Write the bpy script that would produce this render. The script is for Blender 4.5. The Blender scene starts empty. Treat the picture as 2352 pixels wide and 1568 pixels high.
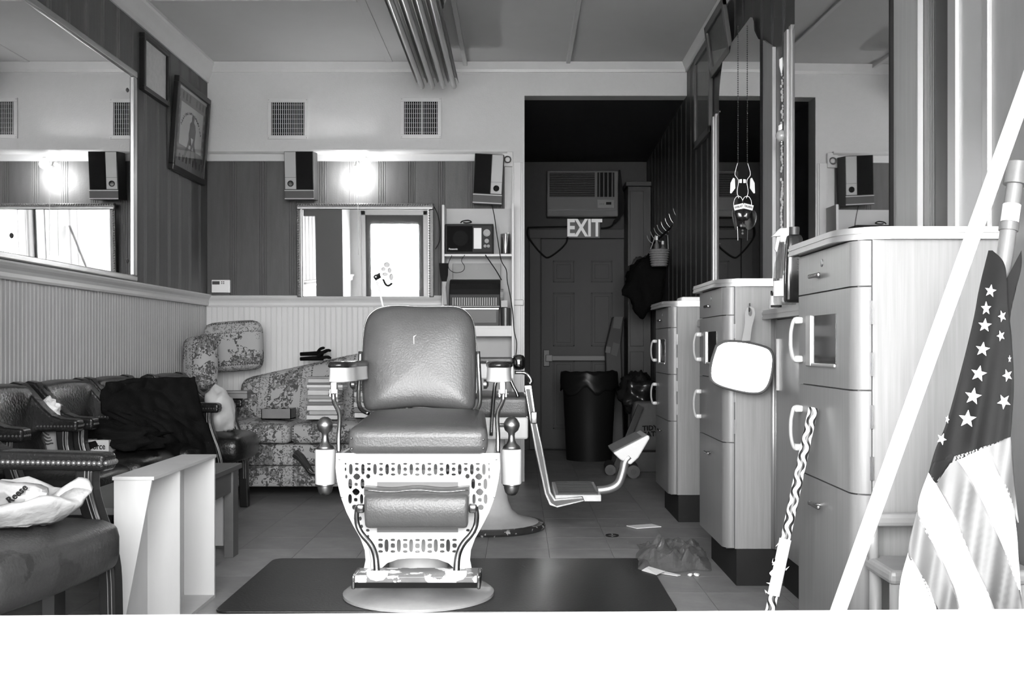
import bpy, bmesh, math, random
from mathutils import Vector, Matrix, noise
random.seed(7)
R = math.radians
scene = bpy.context.scene
C = scene.collection
# ---------------------------------------------------------------- camera, sky, lamps, exposure
F, CX, CY = 2400.0, 1190.0, 795.0          # focal length and vanishing point in photo pixels (2352 x 1568)
cam = bpy.data.objects.new('camera', bpy.data.cameras.new('camera')); C.objects.link(cam)
cam.data.lens = F / 2352 * 36; cam.data.sensor_width = 36
cam.data.shift_x = (1176 - CX) / 2352; cam.data.shift_y = (CY - 784) / 2352
cam.location = (0, 0, 1.0); cam.rotation_euler = (R(90), 0, 0); cam.data.clip_start = .02
scene.camera = cam
world = bpy.data.worlds.new('overcast_sky'); scene.world = world; world.use_nodes = True
world.node_tree.nodes['Background'].inputs[0].default_value = (1, 1, 1, 1)
world.node_tree.nodes['Background'].inputs[1].default_value = 28.0
scene.view_settings.view_transform = 'Standard'; scene.view_settings.look = 'None'
scene.view_settings.gamma = 1; scene.view_settings.use_curve_mapping = False
scene.view_settings.exposure = 0.55
def portal(x0, x1, z0, z1, y):
    l = bpy.data.lights.new('window_portal', 'AREA'); l.shape = 'RECTANGLE'; l.size = x1 - x0; l.size_y = z1 - z0
    l.cycles.is_portal = True
    o = bpy.data.objects.new('window_portal', l); C.objects.link(o)
    o.location = ((x0 + x1) / 2, y, (z0 + z1) / 2); o.rotation_euler = (R(90), 0, 0)
WIN = (-1.05, 1.22, .55, 2.75); DOORG = (-2.02, -1.32, .75, 2.12)
portal(*WIN, -.2); portal(*DOORG, -.2)
# ---------------------------------------------------------------- helpers
def W(px, py, d):
    "photo pixel at distance d from the lens -> metres"
    s = F / d
    return Vector(((px - CX) / s, d, 1 - (py - CY) / s))
def lin(g):
    "grey 0..1 as seen -> linear"
    return g / 12.92 if g <= .04045 else ((g + .055) / 1.055) ** 2.4
MATS = {}
def mat(key, g, rough=.6, metal=0, amt=0, scale=(8, 8, 8), rnd=0, bump=0, bscale=60, coat=0, spots=None, spec=.5):
    "procedural grey material: albedo g (linear), noise variation amt, per-object variation rnd"
    if key in MATS: return MATS[key]
    m = bpy.data.materials.new(key); m.use_nodes = True; MATS[key] = m
    nt = m.node_tree; N = nt.nodes; L = nt.links; b = N['Principled BSDF']
    b.inputs['Base Color'].default_value = (g, g, g, 1); b.inputs['Roughness'].default_value = rough
    b.inputs['Metallic'].default_value = metal
    b.inputs['Specular IOR Level'].default_value = spec
    if coat: b.inputs['Coat Weight'].default_value = coat; b.inputs['Coat Roughness'].default_value = .08
    tc = N.new('ShaderNodeTexCoord')
    val = None
    def mth(op, a, c):
        n = N.new('ShaderNodeMath'); n.operation = op
        for i, x in enumerate((a, c)):
            if isinstance(x, (int, float)): n.inputs[i].default_value = x
            else: L.new(x, n.inputs[i])
        return n.outputs[0]
    if amt:
        mp = N.new('ShaderNodeMapping'); mp.inputs['Scale'].default_value = scale
        L.new(tc.outputs['Object'], mp.inputs['Vector'])
        nz = N.new('ShaderNodeTexNoise'); nz.inputs['Scale'].default_value = 1; nz.inputs['Detail'].default_value = 6
        nz.inputs['Roughness'].default_value = .65
        L.new(mp.outputs[0], nz.inputs['Vector'])
        val = mth('MULTIPLY_ADD', nz.outputs['Fac'], 2 * amt * g); val.node.inputs[2].default_value = g * (1 - amt)
    if rnd:
        oi = N.new('ShaderNodeObjectInfo')
        f = mth('MULTIPLY_ADD', oi.outputs['Random'], 2 * rnd); f.node.inputs[2].default_value = 1 - rnd
        val = mth('MULTIPLY', f, val if val is not None else g)
    if spots:                                   # (scale, threshold, albedo): worn / stained patches with a shape of their own
        n2 = N.new('ShaderNodeTexNoise'); n2.inputs['Scale'].default_value = spots[0]; n2.inputs['Detail'].default_value = 5
        L.new(tc.outputs['Object'], n2.inputs['Vector'])
        k = mth('GREATER_THAN', n2.outputs['Fac'], spots[1])
        mx = N.new('ShaderNodeMix'); L.new(k, mx.inputs[0])
        if val is None: mx.inputs[2].default_value = g
        else: L.new(val, mx.inputs[2])
        mx.inputs[3].default_value = spots[2]; val = mx.outputs[0]
    if val is not None: L.new(val, b.inputs['Base Color'])
    if bump:
        n3 = N.new('ShaderNodeTexNoise'); n3.inputs['Scale'].default_value = bscale; n3.inputs['Detail'].default_value = 4
        L.new(tc.outputs['Object'], n3.inputs['Vector'])
        bp = N.new('ShaderNodeBump'); bp.inputs['Strength'].default_value = bump; bp.inputs['Distance'].default_value = .01
        L.new(n3.outputs['Fac'], bp.inputs['Height']); L.new(bp.outputs[0], b.inputs['Normal'])
    return m
def emit(key, g, strength):
    if key in MATS: return MATS[key]
    m = mat(key, g); b = m.node_tree.nodes['Principled BSDF']
    b.inputs['Emission Color'].default_value = (1, 1, 1, 1); b.inputs['Emission Strength'].default_value = strength
    return m
def glass(key, tint=.95, refl=.06, rough=.02, haze=0):
    "thin clear sheet: lets light through, mirrors a little"
    if key in MATS: return MATS[key]
    m = bpy.data.materials.new(key); m.use_nodes = True; MATS[key] = m
    nt = m.node_tree; N = nt.nodes; L = nt.links; N.remove(N['Principled BSDF'])
    t = N.new('ShaderNodeBsdfTransparent'); t.inputs[0].default_value = (tint, tint, tint, 1)
    gl = N.new('ShaderNodeBsdfGlossy'); gl.inputs['Roughness'].default_value = rough
    mx = N.new('ShaderNodeMixShader'); mx.inputs[0].default_value = refl
    L.new(t.outputs[0], mx.inputs[1]); L.new(gl.outputs[0], mx.inputs[2]); out = mx.outputs[0]
    if haze:
        df = N.new('ShaderNodeBsdfDiffuse'); df.inputs[0].default_value = (.6, .6, .6, 1)
        m2 = N.new('ShaderNodeMixShader'); m2.inputs[0].default_value = haze
        L.new(out, m2.inputs[1]); L.new(df.outputs[0], m2.inputs[2]); out = m2.outputs[0]
    L.new(out, N['Material Output'].inputs[0])
    return m
def link(o, parent):
    C.objects.link(o)
    if parent is not None:
        o.parent = parent
        if 'wloc' in parent: o.location = -Vector(parent['wloc'])
    return o
def tag(o, label=None, cat=None, group=None, kind=None):
    if label: o['label'] = label
    if cat: o['category'] = cat
    if group: o['group'] = group
    if kind: o['kind'] = kind
    return o
def thing(name, label, cat, loc=(0, 0, 0), rotz=None, group=None):
    "an Empty at the thing's base; parts of an unrotated thing are given in world metres, of a rotated one in its own"
    o = bpy.data.objects.new(name, None); C.objects.link(o); o.empty_display_size = .1
    o.location = loc
    if rotz is None: o['wloc'] = list(loc)
    else: o.rotation_euler = (0, 0, rotz)
    return tag(o, label, cat, group)
def copy_tree(o, parent=None):
    c = o.copy(); C.objects.link(c); c.parent = parent
    for ch in list(o.children): copy_tree(ch, c)
    return c
class MB:
    def __init__(s): s.v = []; s.f = []
    def add(s, vs, fs, M=None):
        n = len(s.v)
        s.v += [(M @ Vector(p)) if M is not None else Vector(p) for p in vs]
        s.f += [tuple(i + n for i in f) for f in fs]; return s
    def box(s, x0, x1, y0, y1, z0, z1, M=None):
        return s.add([(x, y, z) for z in (z0, z1) for y in (y0, y1) for x in (x0, x1)],
                     [(0, 2, 3, 1), (4, 5, 7, 6), (0, 1, 5, 4), (2, 6, 7, 3), (0, 4, 6, 2), (1, 3, 7, 5)], M)
    def prism(s, poly, off, M=None):
        n = len(poly); off = Vector(off); p = [Vector(q) for q in poly]
        return s.add(p + [q + off for q in p], [tuple(range(n))[::-1], tuple(range(n, 2 * n))] +
                     [(i, (i + 1) % n, n + (i + 1) % n, n + i) for i in range(n)], M)
    def tube(s, pts, r, seg=8, closed=False, flat=1, M=None):
        pts = [Vector(p) for p in pts]; n = len(pts); vs = []; up = None
        for i, p in enumerate(pts):
            a = pts[i - 1] if (i or closed) else p; b = pts[(i + 1) % n] if (i < n - 1 or closed) else p
            t = (b - a).normalized()
            if up is None:
                up = Vector((0, 0, 1)) if abs(t.z) < .9 else Vector((0, 1, 0))
            x = t.cross(up); x.normalize(); up = x.cross(t).normalized()
            rr = r[i] if isinstance(r, (list, tuple)) else r
            vs += [p + x * math.cos(2 * math.pi * k / seg) * rr + up * math.sin(2 * math.pi * k / seg) * rr * flat for k in range(seg)]
        fs = [(i * seg + k, i * seg + (k + 1) % seg, ((i + 1) % n) * seg + (k + 1) % seg, ((i + 1) % n) * seg + k)
              for i in range(n if closed else n - 1) for k in range(seg)]
        if not closed: fs += [tuple(range(seg))[::-1], tuple(range((n - 1) * seg, n * seg))]
        return s.add(vs, fs, M)
    def lathe(s, prof, c=(0, 0, 0), seg=20, M=None):
        vs = []; c = Vector(c); n = len(prof)
        for r, z in prof:
            vs += [c + Vector((r * math.cos(2 * math.pi * k / seg), r * math.sin(2 * math.pi * k / seg), z)) for k in range(seg)]
        fs = [(i * seg + k, i * seg + (k + 1) % seg, (i + 1) * seg + (k + 1) % seg, (i + 1) * seg + k) for i in range(n - 1) for k in range(seg)]
        fs += [tuple(range(seg))[::-1], tuple(range((n - 1) * seg, n * seg))]
        return s.add(vs, fs, M)
    def ball(s, c, r, seg=12, M=None, squash=1):
        pr = [(max(1e-4, r * math.sin(math.pi * i / (seg // 2 + 2))), -r * squash * math.cos(math.pi * i / (seg // 2 + 2))) for i in range(seg // 2 + 3)]
        return s.lathe(pr, c, seg, M)
    def grid(s, fn, nu, nv, M=None):
        vs = [fn(i / nu, j / nv) for j in range(nv + 1) for i in range(nu + 1)]
        return s.add(vs, [(j * (nu + 1) + i, j * (nu + 1) + i + 1, (j + 1) * (nu + 1) + i + 1, (j + 1) * (nu + 1) + i) for j in range(nv) for i in range(nu)], M)
    def rings(s, rings, cap=True, M=None):
        n = len(rings[0]); vs = [p for r in rings for p in r]
        fs = [(i * n + k, i * n + (k + 1) % n, (i + 1) * n + (k + 1) % n, (i + 1) * n + k) for i in range(len(rings) - 1) for k in range(n)]
        if cap: fs += [tuple(range(n))[::-1], tuple(range((len(rings) - 1) * n, len(rings) * n))]
        return s.add(vs, fs, M)
    def rbox(s, x0, x1, y0, y1, z0, z1, r, n=8, crown=0, fn=None, M=None):
        "box with rounded edges; crown domes the top; fn deforms"
        c = Vector(((x0 + x1) / 2, (y0 + y1) / 2, (z0 + z1) / 2)); h = Vector(((x1 - x0) / 2, (y1 - y0) / 2, (z1 - z0) / 2))
        r = min(r, h.x, h.y, h.z); idx = {}; vs = []; fs = []
        t = [-1, -1 + .25 * r / max(h), -1 + .7 * r / max(h)]
        def axis(hh):
            k = r / hh; a = [-1, -1 + .3 * k, -1 + k]
            m = [-1 + k + (2 - 2 * k) * i / n for i in range(1, n)]
            return sorted(set(a + m + [-x for x in a]))
        ax = [axis(h.x), axis(h.y), axis(h.z)]
        def vert(q):
            key = tuple(round(x, 5) for x in q)
            if key in idx: return idx[key]
            p = Vector((q[0] * h.x, q[1] * h.y, q[2] * h.z))
            inn = Vector([max(-h[i] + r, min(h[i] - r, p[i])) for i in range(3)])
            dd = p - inn
            if dd.length > 1e-7: p = inn + dd.normalized() * r
            u, v_, w = p.x / h.x, p.y / h.y, p.z / h.z
            if crown and w > 0: p.z += crown * (1 - u * u) * (1 - v_ * v_) * w
            if fn: p = fn(p, u, v_, w)
            idx[key] = len(vs); vs.append(p + c); return idx[key]
        for a in range(3):
            b, d = (a + 1) % 3, (a + 2) % 3
            for sg in (-1, 1):
                for i in range(len(ax[b]) - 1):
                    for j in range(len(ax[d]) - 1):
                        q = []
                        for (ii, jj) in ((i, j), (i + 1, j), (i + 1, j + 1), (i, j + 1)):
                            e = [0, 0, 0]; e[a] = sg; e[b] = ax[b][ii]; e[d] = ax[d][jj]; q.append(vert(e))
                        fs.append(tuple(q if sg > 0 else q[::-1]))
        return s.add(vs, fs, M)
    def build(s, name, m, parent=None, smooth=False, bevel=0, seg=2, solid=0, sub=0, kind=None, label=None):
        me = bpy.data.meshes.new(name)
        off = Vector((0, 0, 0))
        if parent is None:
            xs = [v.x for v in s.v]; ys = [v.y for v in s.v]; zs = [v.z for v in s.v]
            off = Vector(((min(xs) + max(xs)) / 2, (min(ys) + max(ys)) / 2, min(zs)))
        me.from_pydata([tuple(v - off) for v in s.v], [], s.f); me.validate()
        bm = bmesh.new(); bm.from_mesh(me); bmesh.ops.recalc_face_normals(bm, faces=bm.faces); bm.to_mesh(me); bm.free()
        if smooth is True: me.polygons.foreach_set('use_smooth', [True] * len(me.polygons))
        me.materials.append(m)
        o = bpy.data.objects.new(name, me); link(o, parent)
        if parent is None: o.location = off
        if smooth == 'auto':
            me.polygons.foreach_set('use_smooth', [True] * len(me.polygons)); me.set_sharp_from_angle(angle=R(40))
        if solid: md = o.modifiers.new('thickness', 'SOLIDIFY'); md.thickness = solid; md.offset = 0
        if bevel: md = o.modifiers.new('bevel', 'BEVEL'); md.width = bevel; md.segments = seg; md.limit_method = 'ANGLE'; md.angle_limit = R(35)
        if sub: md = o.modifiers.new('sub', 'SUBSURF'); md.levels = sub; md.render_levels = sub
        if kind: o['kind'] = kind
        if label: o['label'] = label
        return o
def inst(src, parent, loc=(0, 0, 0), rot=(0, 0, 0), name=None):
    "a further copy of a piece, sharing its mesh"
    c = bpy.data.objects.new(name or src.name.split('.')[0], src.data); C.objects.link(c); c.parent = parent
    base = -Vector(parent['wloc']) if parent is not None and 'wloc' in parent else Vector((0, 0, 0))
    c.location = base + Vector(loc); c.rotation_euler = rot
    for md in src.modifiers:
        n = c.modifiers.new(md.name, md.type)
        for k in ('width', 'segments', 'limit_method', 'angle_limit', 'thickness', 'offset'):
            if hasattr(md, k):
                try: setattr(n, k, getattr(md, k))
                except Exception: pass
    return c
def plate(name, outer, holes, th, fn, m, parent, bevel=0):
    "flat plate with holes; fn maps (u, v, t) to a point"
    cu = bpy.data.curves.new('tmp', 'CURVE'); cu.dimensions = '2D'; cu.fill_mode = 'BOTH'; cu.extrude = th / 2
    for poly in [outer] + holes:
        sp = cu.splines.new('POLY'); sp.points.add(len(poly) - 1); sp.use_cyclic_u = True
        for q, (x, y) in zip(sp.points, poly): q.co = (x, y, 0, 1)
    tmp = bpy.data.objects.new('tmp', cu); C.objects.link(tmp)
    dg = bpy.context.evaluated_depsgraph_get()
    me = bpy.data.meshes.new_from_object(tmp.evaluated_get(dg)); bpy.data.objects.remove(tmp)
    mb = MB(); mb.v = [Vector(fn(*v.co)) for v in me.vertices]; mb.f = [tuple(p.vertices) for p in me.polygons]
    return mb.build(name, m, parent, bevel=bevel)
def text(name, s, size, M, m, parent, th=.001, bold=0, align='CENTER', sx=1):
    cu = bpy.data.curves.new('tmp', 'FONT'); cu.body = s; cu.size = size; cu.extrude = th; cu.offset = bold
    cu.align_x = align; cu.align_y = 'CENTER'; cu.resolution_u = 2
    tmp = bpy.data.objects.new('tmp', cu); C.objects.link(tmp)
    dg = bpy.context.evaluated_depsgraph_get()
    me = bpy.data.meshes.new_from_object(tmp.evaluated_get(dg)); bpy.data.objects.remove(tmp)
    mb = MB(); mb.v = [M @ Vector((v.co.x * sx, v.co.y, v.co.z)) for v in me.vertices]; mb.f = [tuple(p.vertices) for p in me.polygons]
    return mb.build(name, m, parent)
def frameM(o, x, y):
    "matrix with origin o, local x and y axes along x and y"
    x = Vector(x).normalized(); y = Vector(y).normalized(); z = x.cross(y)
    return Matrix(((x.x, y.x, z.x, o[0]), (x.y, y.y, z.y, o[1]), (x.z, y.z, z.z, o[2]), (0, 0, 0, 1)))
def rot(c, ax, a):
    return Matrix.Translation(c) @ Matrix.Rotation(a, 4, ax) @ Matrix.Translation(-Vector(c))
def smooth_path(pts, n=6):
    "Catmull-Rom through points"
    pts = [Vector(p) for p in pts]; out = []
    for i in range(len(pts) - 1):
        a, b, c, d = pts[max(i - 1, 0)], pts[i], pts[i + 1], pts[min(i + 2, len(pts) - 1)]
        for k in range(n):
            t = k / n
            out.append(.5 * ((2 * b) + (c - a) * t + (2 * a - 5 * b + 4 * c - d) * t * t + (3 * b - a - 3 * c + d) * t ** 3))
    return out + [pts[-1]]
def ell(cx, cy, w, h, n=10, p=1):
    o = []
    for k in range(n):
        a = 2 * math.pi * k / n; c, s_ = math.cos(a), math.sin(a)
        o.append((cx + w / 2 * math.copysign(abs(c) ** p, c), cy + h / 2 * math.copysign(abs(s_) ** p, s_)))
    return o
def nz(p, s=1.0): return noise.noise(Vector(p) * s)
# ---------------------------------------------------------------- materials
M_plaster = mat('cream_plaster', .5, .75, amt=.05, scale=(30, 30, 30), bump=.15, bscale=120)
M_ceil = mat('ceiling_board', .5, .8, amt=.06, scale=(3, 3, 3), bump=.1, bscale=150)
M_white = mat('white_gloss_paint', .7, .35, amt=.05, scale=(6, 6, 6))
M_trim = mat('trim_paint', .5, .4, amt=.07, scale=(10, 10, 10))
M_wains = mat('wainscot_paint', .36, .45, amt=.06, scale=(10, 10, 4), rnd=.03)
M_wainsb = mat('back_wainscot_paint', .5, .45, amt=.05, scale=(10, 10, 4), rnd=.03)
M_panel = mat('wood_panelling', .095, .5, spec=.12, amt=.35, scale=(24, 24, 2.2), rnd=.12, bump=.12, bscale=90)
M_paneld = mat('dark_wood_panelling', .03, .4, spec=.25, amt=.35, scale=(24, 24, 2.2), rnd=.12)
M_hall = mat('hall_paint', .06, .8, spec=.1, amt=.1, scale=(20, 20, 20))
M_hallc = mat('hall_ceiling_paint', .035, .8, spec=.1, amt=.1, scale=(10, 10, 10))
M_halldoor = mat('hall_door_paint', .055, .55, spec=.2, amt=.08, scale=(14, 14, 3))  # unlit hall's dimness is put into this and the hall paints above
M_tile = mat('vinyl_tile', .22, .42, amt=.4, scale=(9, 9, 9), rnd=.1, spots=(60, .76, .06))
M_grout = mat('tile_joint', .03, .9)
M_mirror = mat('mirror_glass', .86, .015, 1)
M_chrome = mat('chrome', .34, .2, 1)
M_nickel = mat('brushed_nickel', .3, .36, 1, amt=.12, scale=(40, 40, 40))
M_alu = mat('fluted_aluminium', .42, .42, .8)
M_porc = mat('white_porcelain', .62, .18, coat=.5)
M_porcw = mat('worn_porcelain', .6, .28, amt=.2, scale=(9, 9, 9), coat=.3)
M_leath = mat('grey_leather', .066, .36, amt=.22, scale=(14, 14, 14), bump=.13, bscale=150)
M_black = mat('black_leather', .008, .26, spec=.28, amt=.4, scale=(10, 10, 10), bump=.2, bscale=90)
M_blackwood = mat('black_lacquered_wood', .01, .3, spec=.35, amt=.3, scale=(8, 8, 8))
M_blackpl = mat('black_plastic', .012, .16)
M_blackmat = mat('black_matt', .01, .75, spec=.1, amt=.3, scale=(10, 10, 10))
M_cloth = mat('black_cloth', .006, .95, spec=.06, amt=.3, scale=(40, 40, 40), bump=.5, bscale=300)
M_lam = mat('woodgrain_laminate', .195, .42, amt=.3, scale=(90, 90, 2.5), rnd=.03)
M_lamf = mat('woodgrain_laminate_front', .145, .36, amt=.3, scale=(90, 90, 2.5), rnd=.03)
M_lamd = mat('dark_glossy_laminate', .09, .2, amt=.2, scale=(90, 90, 2.5))
M_kick = mat('black_kick_board', .012, .7, spec=.2, amt=.3, scale=(10, 10, 10))
M_ply = mat('birch_plywood', .36, .55, amt=.13, scale=(7, 7, 1.6), rnd=.05)
M_brown = mat('brown_wood', .085, .5, amt=.25, scale=(20, 5, 20))
M_paper = mat('white_paper', .72, .8, amt=.06, scale=(20, 20, 20))
M_bag = mat('white_plastic_bag', .3, .4, amt=.12, scale=(10, 10, 10), bump=.7, bscale=22)
M_dark = mat('dark_grey_plastic', .03, .45)
M_grey = mat('mid_grey_plastic', .2, .45)
M_rubber = mat('rubber_mat', .014, .36, spec=.35, amt=.5, scale=(4, 60, 10), bump=.1, bscale=80)
# ---------------------------------------------------------------- the room
DB, DH, DF = 7.74, 10.17, -.15           # back wall, hall end wall, front wall (distance from the lens)
XL, XR, XJ, ZC = -2.30, 1.25, .035, 3.10 # left wall, right wall, hall jamb, ceiling
def struct(o, label):
    o['kind'] = 'structure'; o['label'] = label; return o
fl = struct(MB().box(-2.6, 1.6, DF - .2, DH + .2, -.12, -.003).build('floor', M_grout), 'worn square vinyl tile floor of the barber shop')
t0 = None; T = .3048
for i in range(-10, 5):
    for j in range(11, 34):
        x = .455 + i * T; y = 6.68 + (j - 21) * T
        if x < XL - .16 or x + T > XR + .32 or y + T > DH + .1: continue
        if t0 is None:
            t0 = MB().box(.0008, T - .0008, .0008, T - .0008, 0, .003).build('floor_tile', M_tile, fl)
            t0.location = Vector((x, y, -.003)) - fl.location
        else:
            o = inst(t0, fl, Vector((x, y, -.003)) - fl.location)
MB().box(-2.35, 1.35, DF, 6.68 - 10 * T - .001, -.003, -.0002).build('floor_tile_field', M_tile, fl, kind='stuff').location = -fl.location
ce = struct(MB().box(-2.6, 1.6, DF - .2, DB + .1, ZC, ZC + .1).build('ceiling', M_ceil), 'painted board ceiling with cover battens')
def cbat(x0, x1, y0, y1, h):
    o = MB().box(x0, x1, y0, y1, ZC - h, ZC + .001).build('ceiling_batten', M_trim if h > .01 else M_ceil, ce, bevel=.003); o.location = -ce.location
for x, w, h in ((-.95, .05, .006), (-.39, .03, .03), (.37, .03, .016)): cbat(x - w / 2, x + w / 2, DF, DB, h)
cbat(XL, -.98, 6.33, 6.37, .006)
# left wall
wl = struct(MB().box(XL - .25, XL - .016, DF - .2, DB + .15, 0, ZC + .05).build('wall_left', M_plaster), 'left wall with beadboard wainscot and wood panelling')
P = .04
bead = [(0, 0), (0, .010), (P - .012, .010), (P - .0105, .006), (P - .009, .010), (P - .0065, .013), (P - .004, .013), (P - .0015, .010), (P, .006), (P, 0)]
plank_w = .22
def plank_prof(w):
    q = [(0, 0), (0, .010), (.002, .013), (w - .052, .013)]
    for k in range(3): q += [(w - .050 + k * .016, .008), (w - .046 + k * .016, .008), (w - .044 + k * .016, .013), (w - .036 + k * .016, .013)]
    return q[:-1] + [(w - .004, .013), (w, .010), (w, 0)]
def run(name, prof, z0, z1, M, parent, n, pitch, skip=None, loc0=None, axis=None, origin=None):
    "n copies of a board profile along axis from origin; profile u along axis, v out of the wall"
    u, v = axis; first = None
    for i in range(n):
        p = Vector(origin) + u * (i * pitch)
        if first is None:
            first = MB().prism([u * a + v * b + Vector((0, 0, z0)) for a, b in prof], (0, 0, z1 - z0)).build(name, M, parent)
            first.location = p - parent.location; 
        else: inst(first, parent, p - parent.location)
ey, ex = Vector((0, 1, 0)), Vector((1, 0, 0))
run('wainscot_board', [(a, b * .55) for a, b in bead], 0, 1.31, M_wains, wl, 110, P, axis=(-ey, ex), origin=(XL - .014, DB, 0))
run('wall_plank', plank_prof(plank_w), 1.36, 2.96, M_panel, wl, 26, plank_w, axis=(-ey, ex), origin=(XL - .014, DB, 0))
# back wall, header above the hall opening
wb = struct(MB().box(XL - .25, XJ, DB, DB + .14, 0, ZC + .05).box(XJ - .001, XR + .2, DB, DB + .14, 2.855, ZC + .05).build('wall_back', M_plaster),
            'back wall, cream plaster above dark panelling and white beadboard')
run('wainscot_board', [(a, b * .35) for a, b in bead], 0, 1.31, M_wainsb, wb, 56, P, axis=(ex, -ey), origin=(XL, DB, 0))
run('wall_plank', plank_prof(plank_w), 1.36, 2.38, M_panel, wb, 10, plank_w, axis=(ex, -ey), origin=(XL, DB, 0))
# right wall
wr = struct(MB().box(XR + .014, XR + .25, DF - .2, DH + .15, 0, ZC + .05).build('wall_right', M_paneld), 'right wall of dark wood panelling behind the barber stations')
run('wall_plank', plank_prof(plank_w), 0, 3.06, M_paneld, wr, 38, plank_w, axis=(-ey, -ex), origin=(XR + .013, DH, 0))
# hall
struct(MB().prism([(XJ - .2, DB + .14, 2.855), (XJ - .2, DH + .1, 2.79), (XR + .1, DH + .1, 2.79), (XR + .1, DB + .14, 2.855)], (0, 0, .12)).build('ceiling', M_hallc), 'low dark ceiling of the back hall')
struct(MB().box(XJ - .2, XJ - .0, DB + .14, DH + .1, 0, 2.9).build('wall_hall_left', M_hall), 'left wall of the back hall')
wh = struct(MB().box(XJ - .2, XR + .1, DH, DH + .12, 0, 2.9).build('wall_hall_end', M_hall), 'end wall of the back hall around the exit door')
# front wall with shop window and street door (behind the lens, seen in the mirrors)
x0, x1, z0, z1 = WIN; a0, a1, b0, b1 = -2.16, -1.18, 0, 2.32
wf = MB()
for bx in ((XL - .25, a0, 0, ZC + .05), (a0, a1, b1, ZC + .05), (a1, x0, 0, ZC + .05), (x0, x1, 0, z0), (x0, x1, z1, ZC + .05), (x1, XR + .25, 0, ZC + .05)):
    wf.box(bx[0], bx[1], DF - .18, DF, bx[2], bx[3])
struct(wf.build('wall_front', M_plaster), 'street wall with the shop window and glazed door')
wn = tag(thing('window_1', 'wide shop window in the street wall', None, ((x0 + x1) / 2, DF - .1, z0)), kind='structure')
f = MB(); w = .05
f.box(x0, x1, DF - .13, DF - .07, z0, z0 + w).box(x0, x1, DF - .13, DF - .07, z1 - w, z1).box(x0, x0 + w, DF - .13, DF - .07, z0, z1).box(x1 - w, x1, DF - .13, DF - .07, z0, z1)
f.build('window_frame', M_trim, wn)
M_pane = glass('window_glass', .96, .04)
MB().box(x0 + w, x1 - w, DF - .103, DF - .098, z0 + w, z1 - w).build('pane', M_pane, wn)
g0, g1, h0, h1 = DOORG
dr = tag(thing('door_1', 'glazed street door with painted frame', None, ((a0 + a1) / 2, DF - .1, 0)), kind='structure')
f = MB().box(a0 + .06, g0, DF - .12, DF - .07, .01, b1 - .06).box(g1, a1 - .06, DF - .12, DF - .07, .01, b1 - .06)
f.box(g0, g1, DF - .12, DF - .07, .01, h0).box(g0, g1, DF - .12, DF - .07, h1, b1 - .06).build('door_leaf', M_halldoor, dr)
MB().box(a0, a0 + .06, DF - .16, DF - .02, 0, b1).box(a1 - .06, a1, DF - .16, DF - .02, 0, b1).box(a0, a1, DF - .16, DF - .02, b1 - .06, b1).build('door_frame', M_trim, dr)
MB().box(g0, g1, DF - .097, DF - .093, h0, h1).build('pane', M_pane, dr)
struct(MB().box(-30, 30, -40, DF - .18, -.3, -.15).build('ground', mat('pavement', .35, .85, amt=.2, scale=(2, 2, 2))), 'pavement outside the shop window')
# white window ledge across the foreground
lg = MB().box(-1.7, XR, .3, 1.95, .44, .504)
lg.build('tmpledge', M_white)
led = bpy.data.objects['tmpledge']; led.name = 'trim_1'; led.rotation_euler = (0, R(-.37), 0); struct(led, 'broad white window ledge across the foreground'); led.modifiers.new('b', 'BEVEL').width = .006
struct(MB().box(-1.68, XR - .02, 1.82, 1.90, 0, .44).build('wall_ledge', M_trim), 'low wall that carries the white window ledge')
ww = struct(MB().box(-2.17, -1.87, 3.62, 3.70, 0, ZC).build('wall_added_wing', mat('wing_paint', .6, .6)), 'narrow unseen wing wall, added to dim the back mirror reflection')  # added out of view to grey the bright wall in the back mirror
MB().box(XL, -2.17, 3.62, 3.70, 2.1, ZC).build('added_wing_head', mat('wing_paint', .3), ww).location = -ww.location
# mouldings
def mould(name, prof, path_o, axis, length, label, m=M_trim):
    u, v = axis; w_ = Vector((0, 0, 1))
    return struct(MB().prism([Vector(path_o) + v * a + w_ * b for a, b in prof], u * length).build(name, m, smooth=False), label)
crown = [(0, 0), (0, -.15), (.012, -.15), (.016, -.12), (.03, -.085), (.042, -.05), (.05, -.03), (.06, -.02), (.06, 0)]
mould('trim_2', crown, (XL - .002, DF, ZC - .002), (ey, ex), DB - DF, 'white crown moulding along the left wall')
cr2 = [(0, 0), (0, -.07), (.01, -.07), (.014, -.05), (.03, -.02), (.04, 0)]
mould('trim_3', cr2, (XL, DB - .001, ZC - .002), (ex, -ey), XR - XL, 'white cornice along the top of the back wall')
mould('trim_4', cr2, (XR - .001, DF, ZC - .002), (ey, -ex), DB - DF, 'narrow crown strip along the top of the right wall')
rail = [(0, 0), (0, .05), (.008, .062), (.03, .066), (.036, .078), (.03, .088), (0, .088)]
rail = [(0, 0), (.014, 0), (.018, .012), (.016, .03), (.022, .045), (.034, .06), (.04, .072), (.034, .082), (0, .086)]
mould('trim_5', rail, (XL - .002, DF, 1.30), (ey, ex), DB - DF, 'chair rail moulding above the wainscot of the left wall', M_trim)
mould('trim_6', rail, (XL, DB - .001, 1.292), (ex, -ey), W(1015, 0, DB).x - XL, 'chair rail moulding above the wainscot of the back wall')
pr = [(0, 0), (.02, 0), (.02, .05), (.034, .056), (.045, .066), (.045, .078), (0, .08)]
mould('trim_7', pr, (XL, DB - .001, 2.368), (ex, -ey), W(1165, 0, DB).x - XL, 'white picture ledge above the wood panelling of the back wall')
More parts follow.
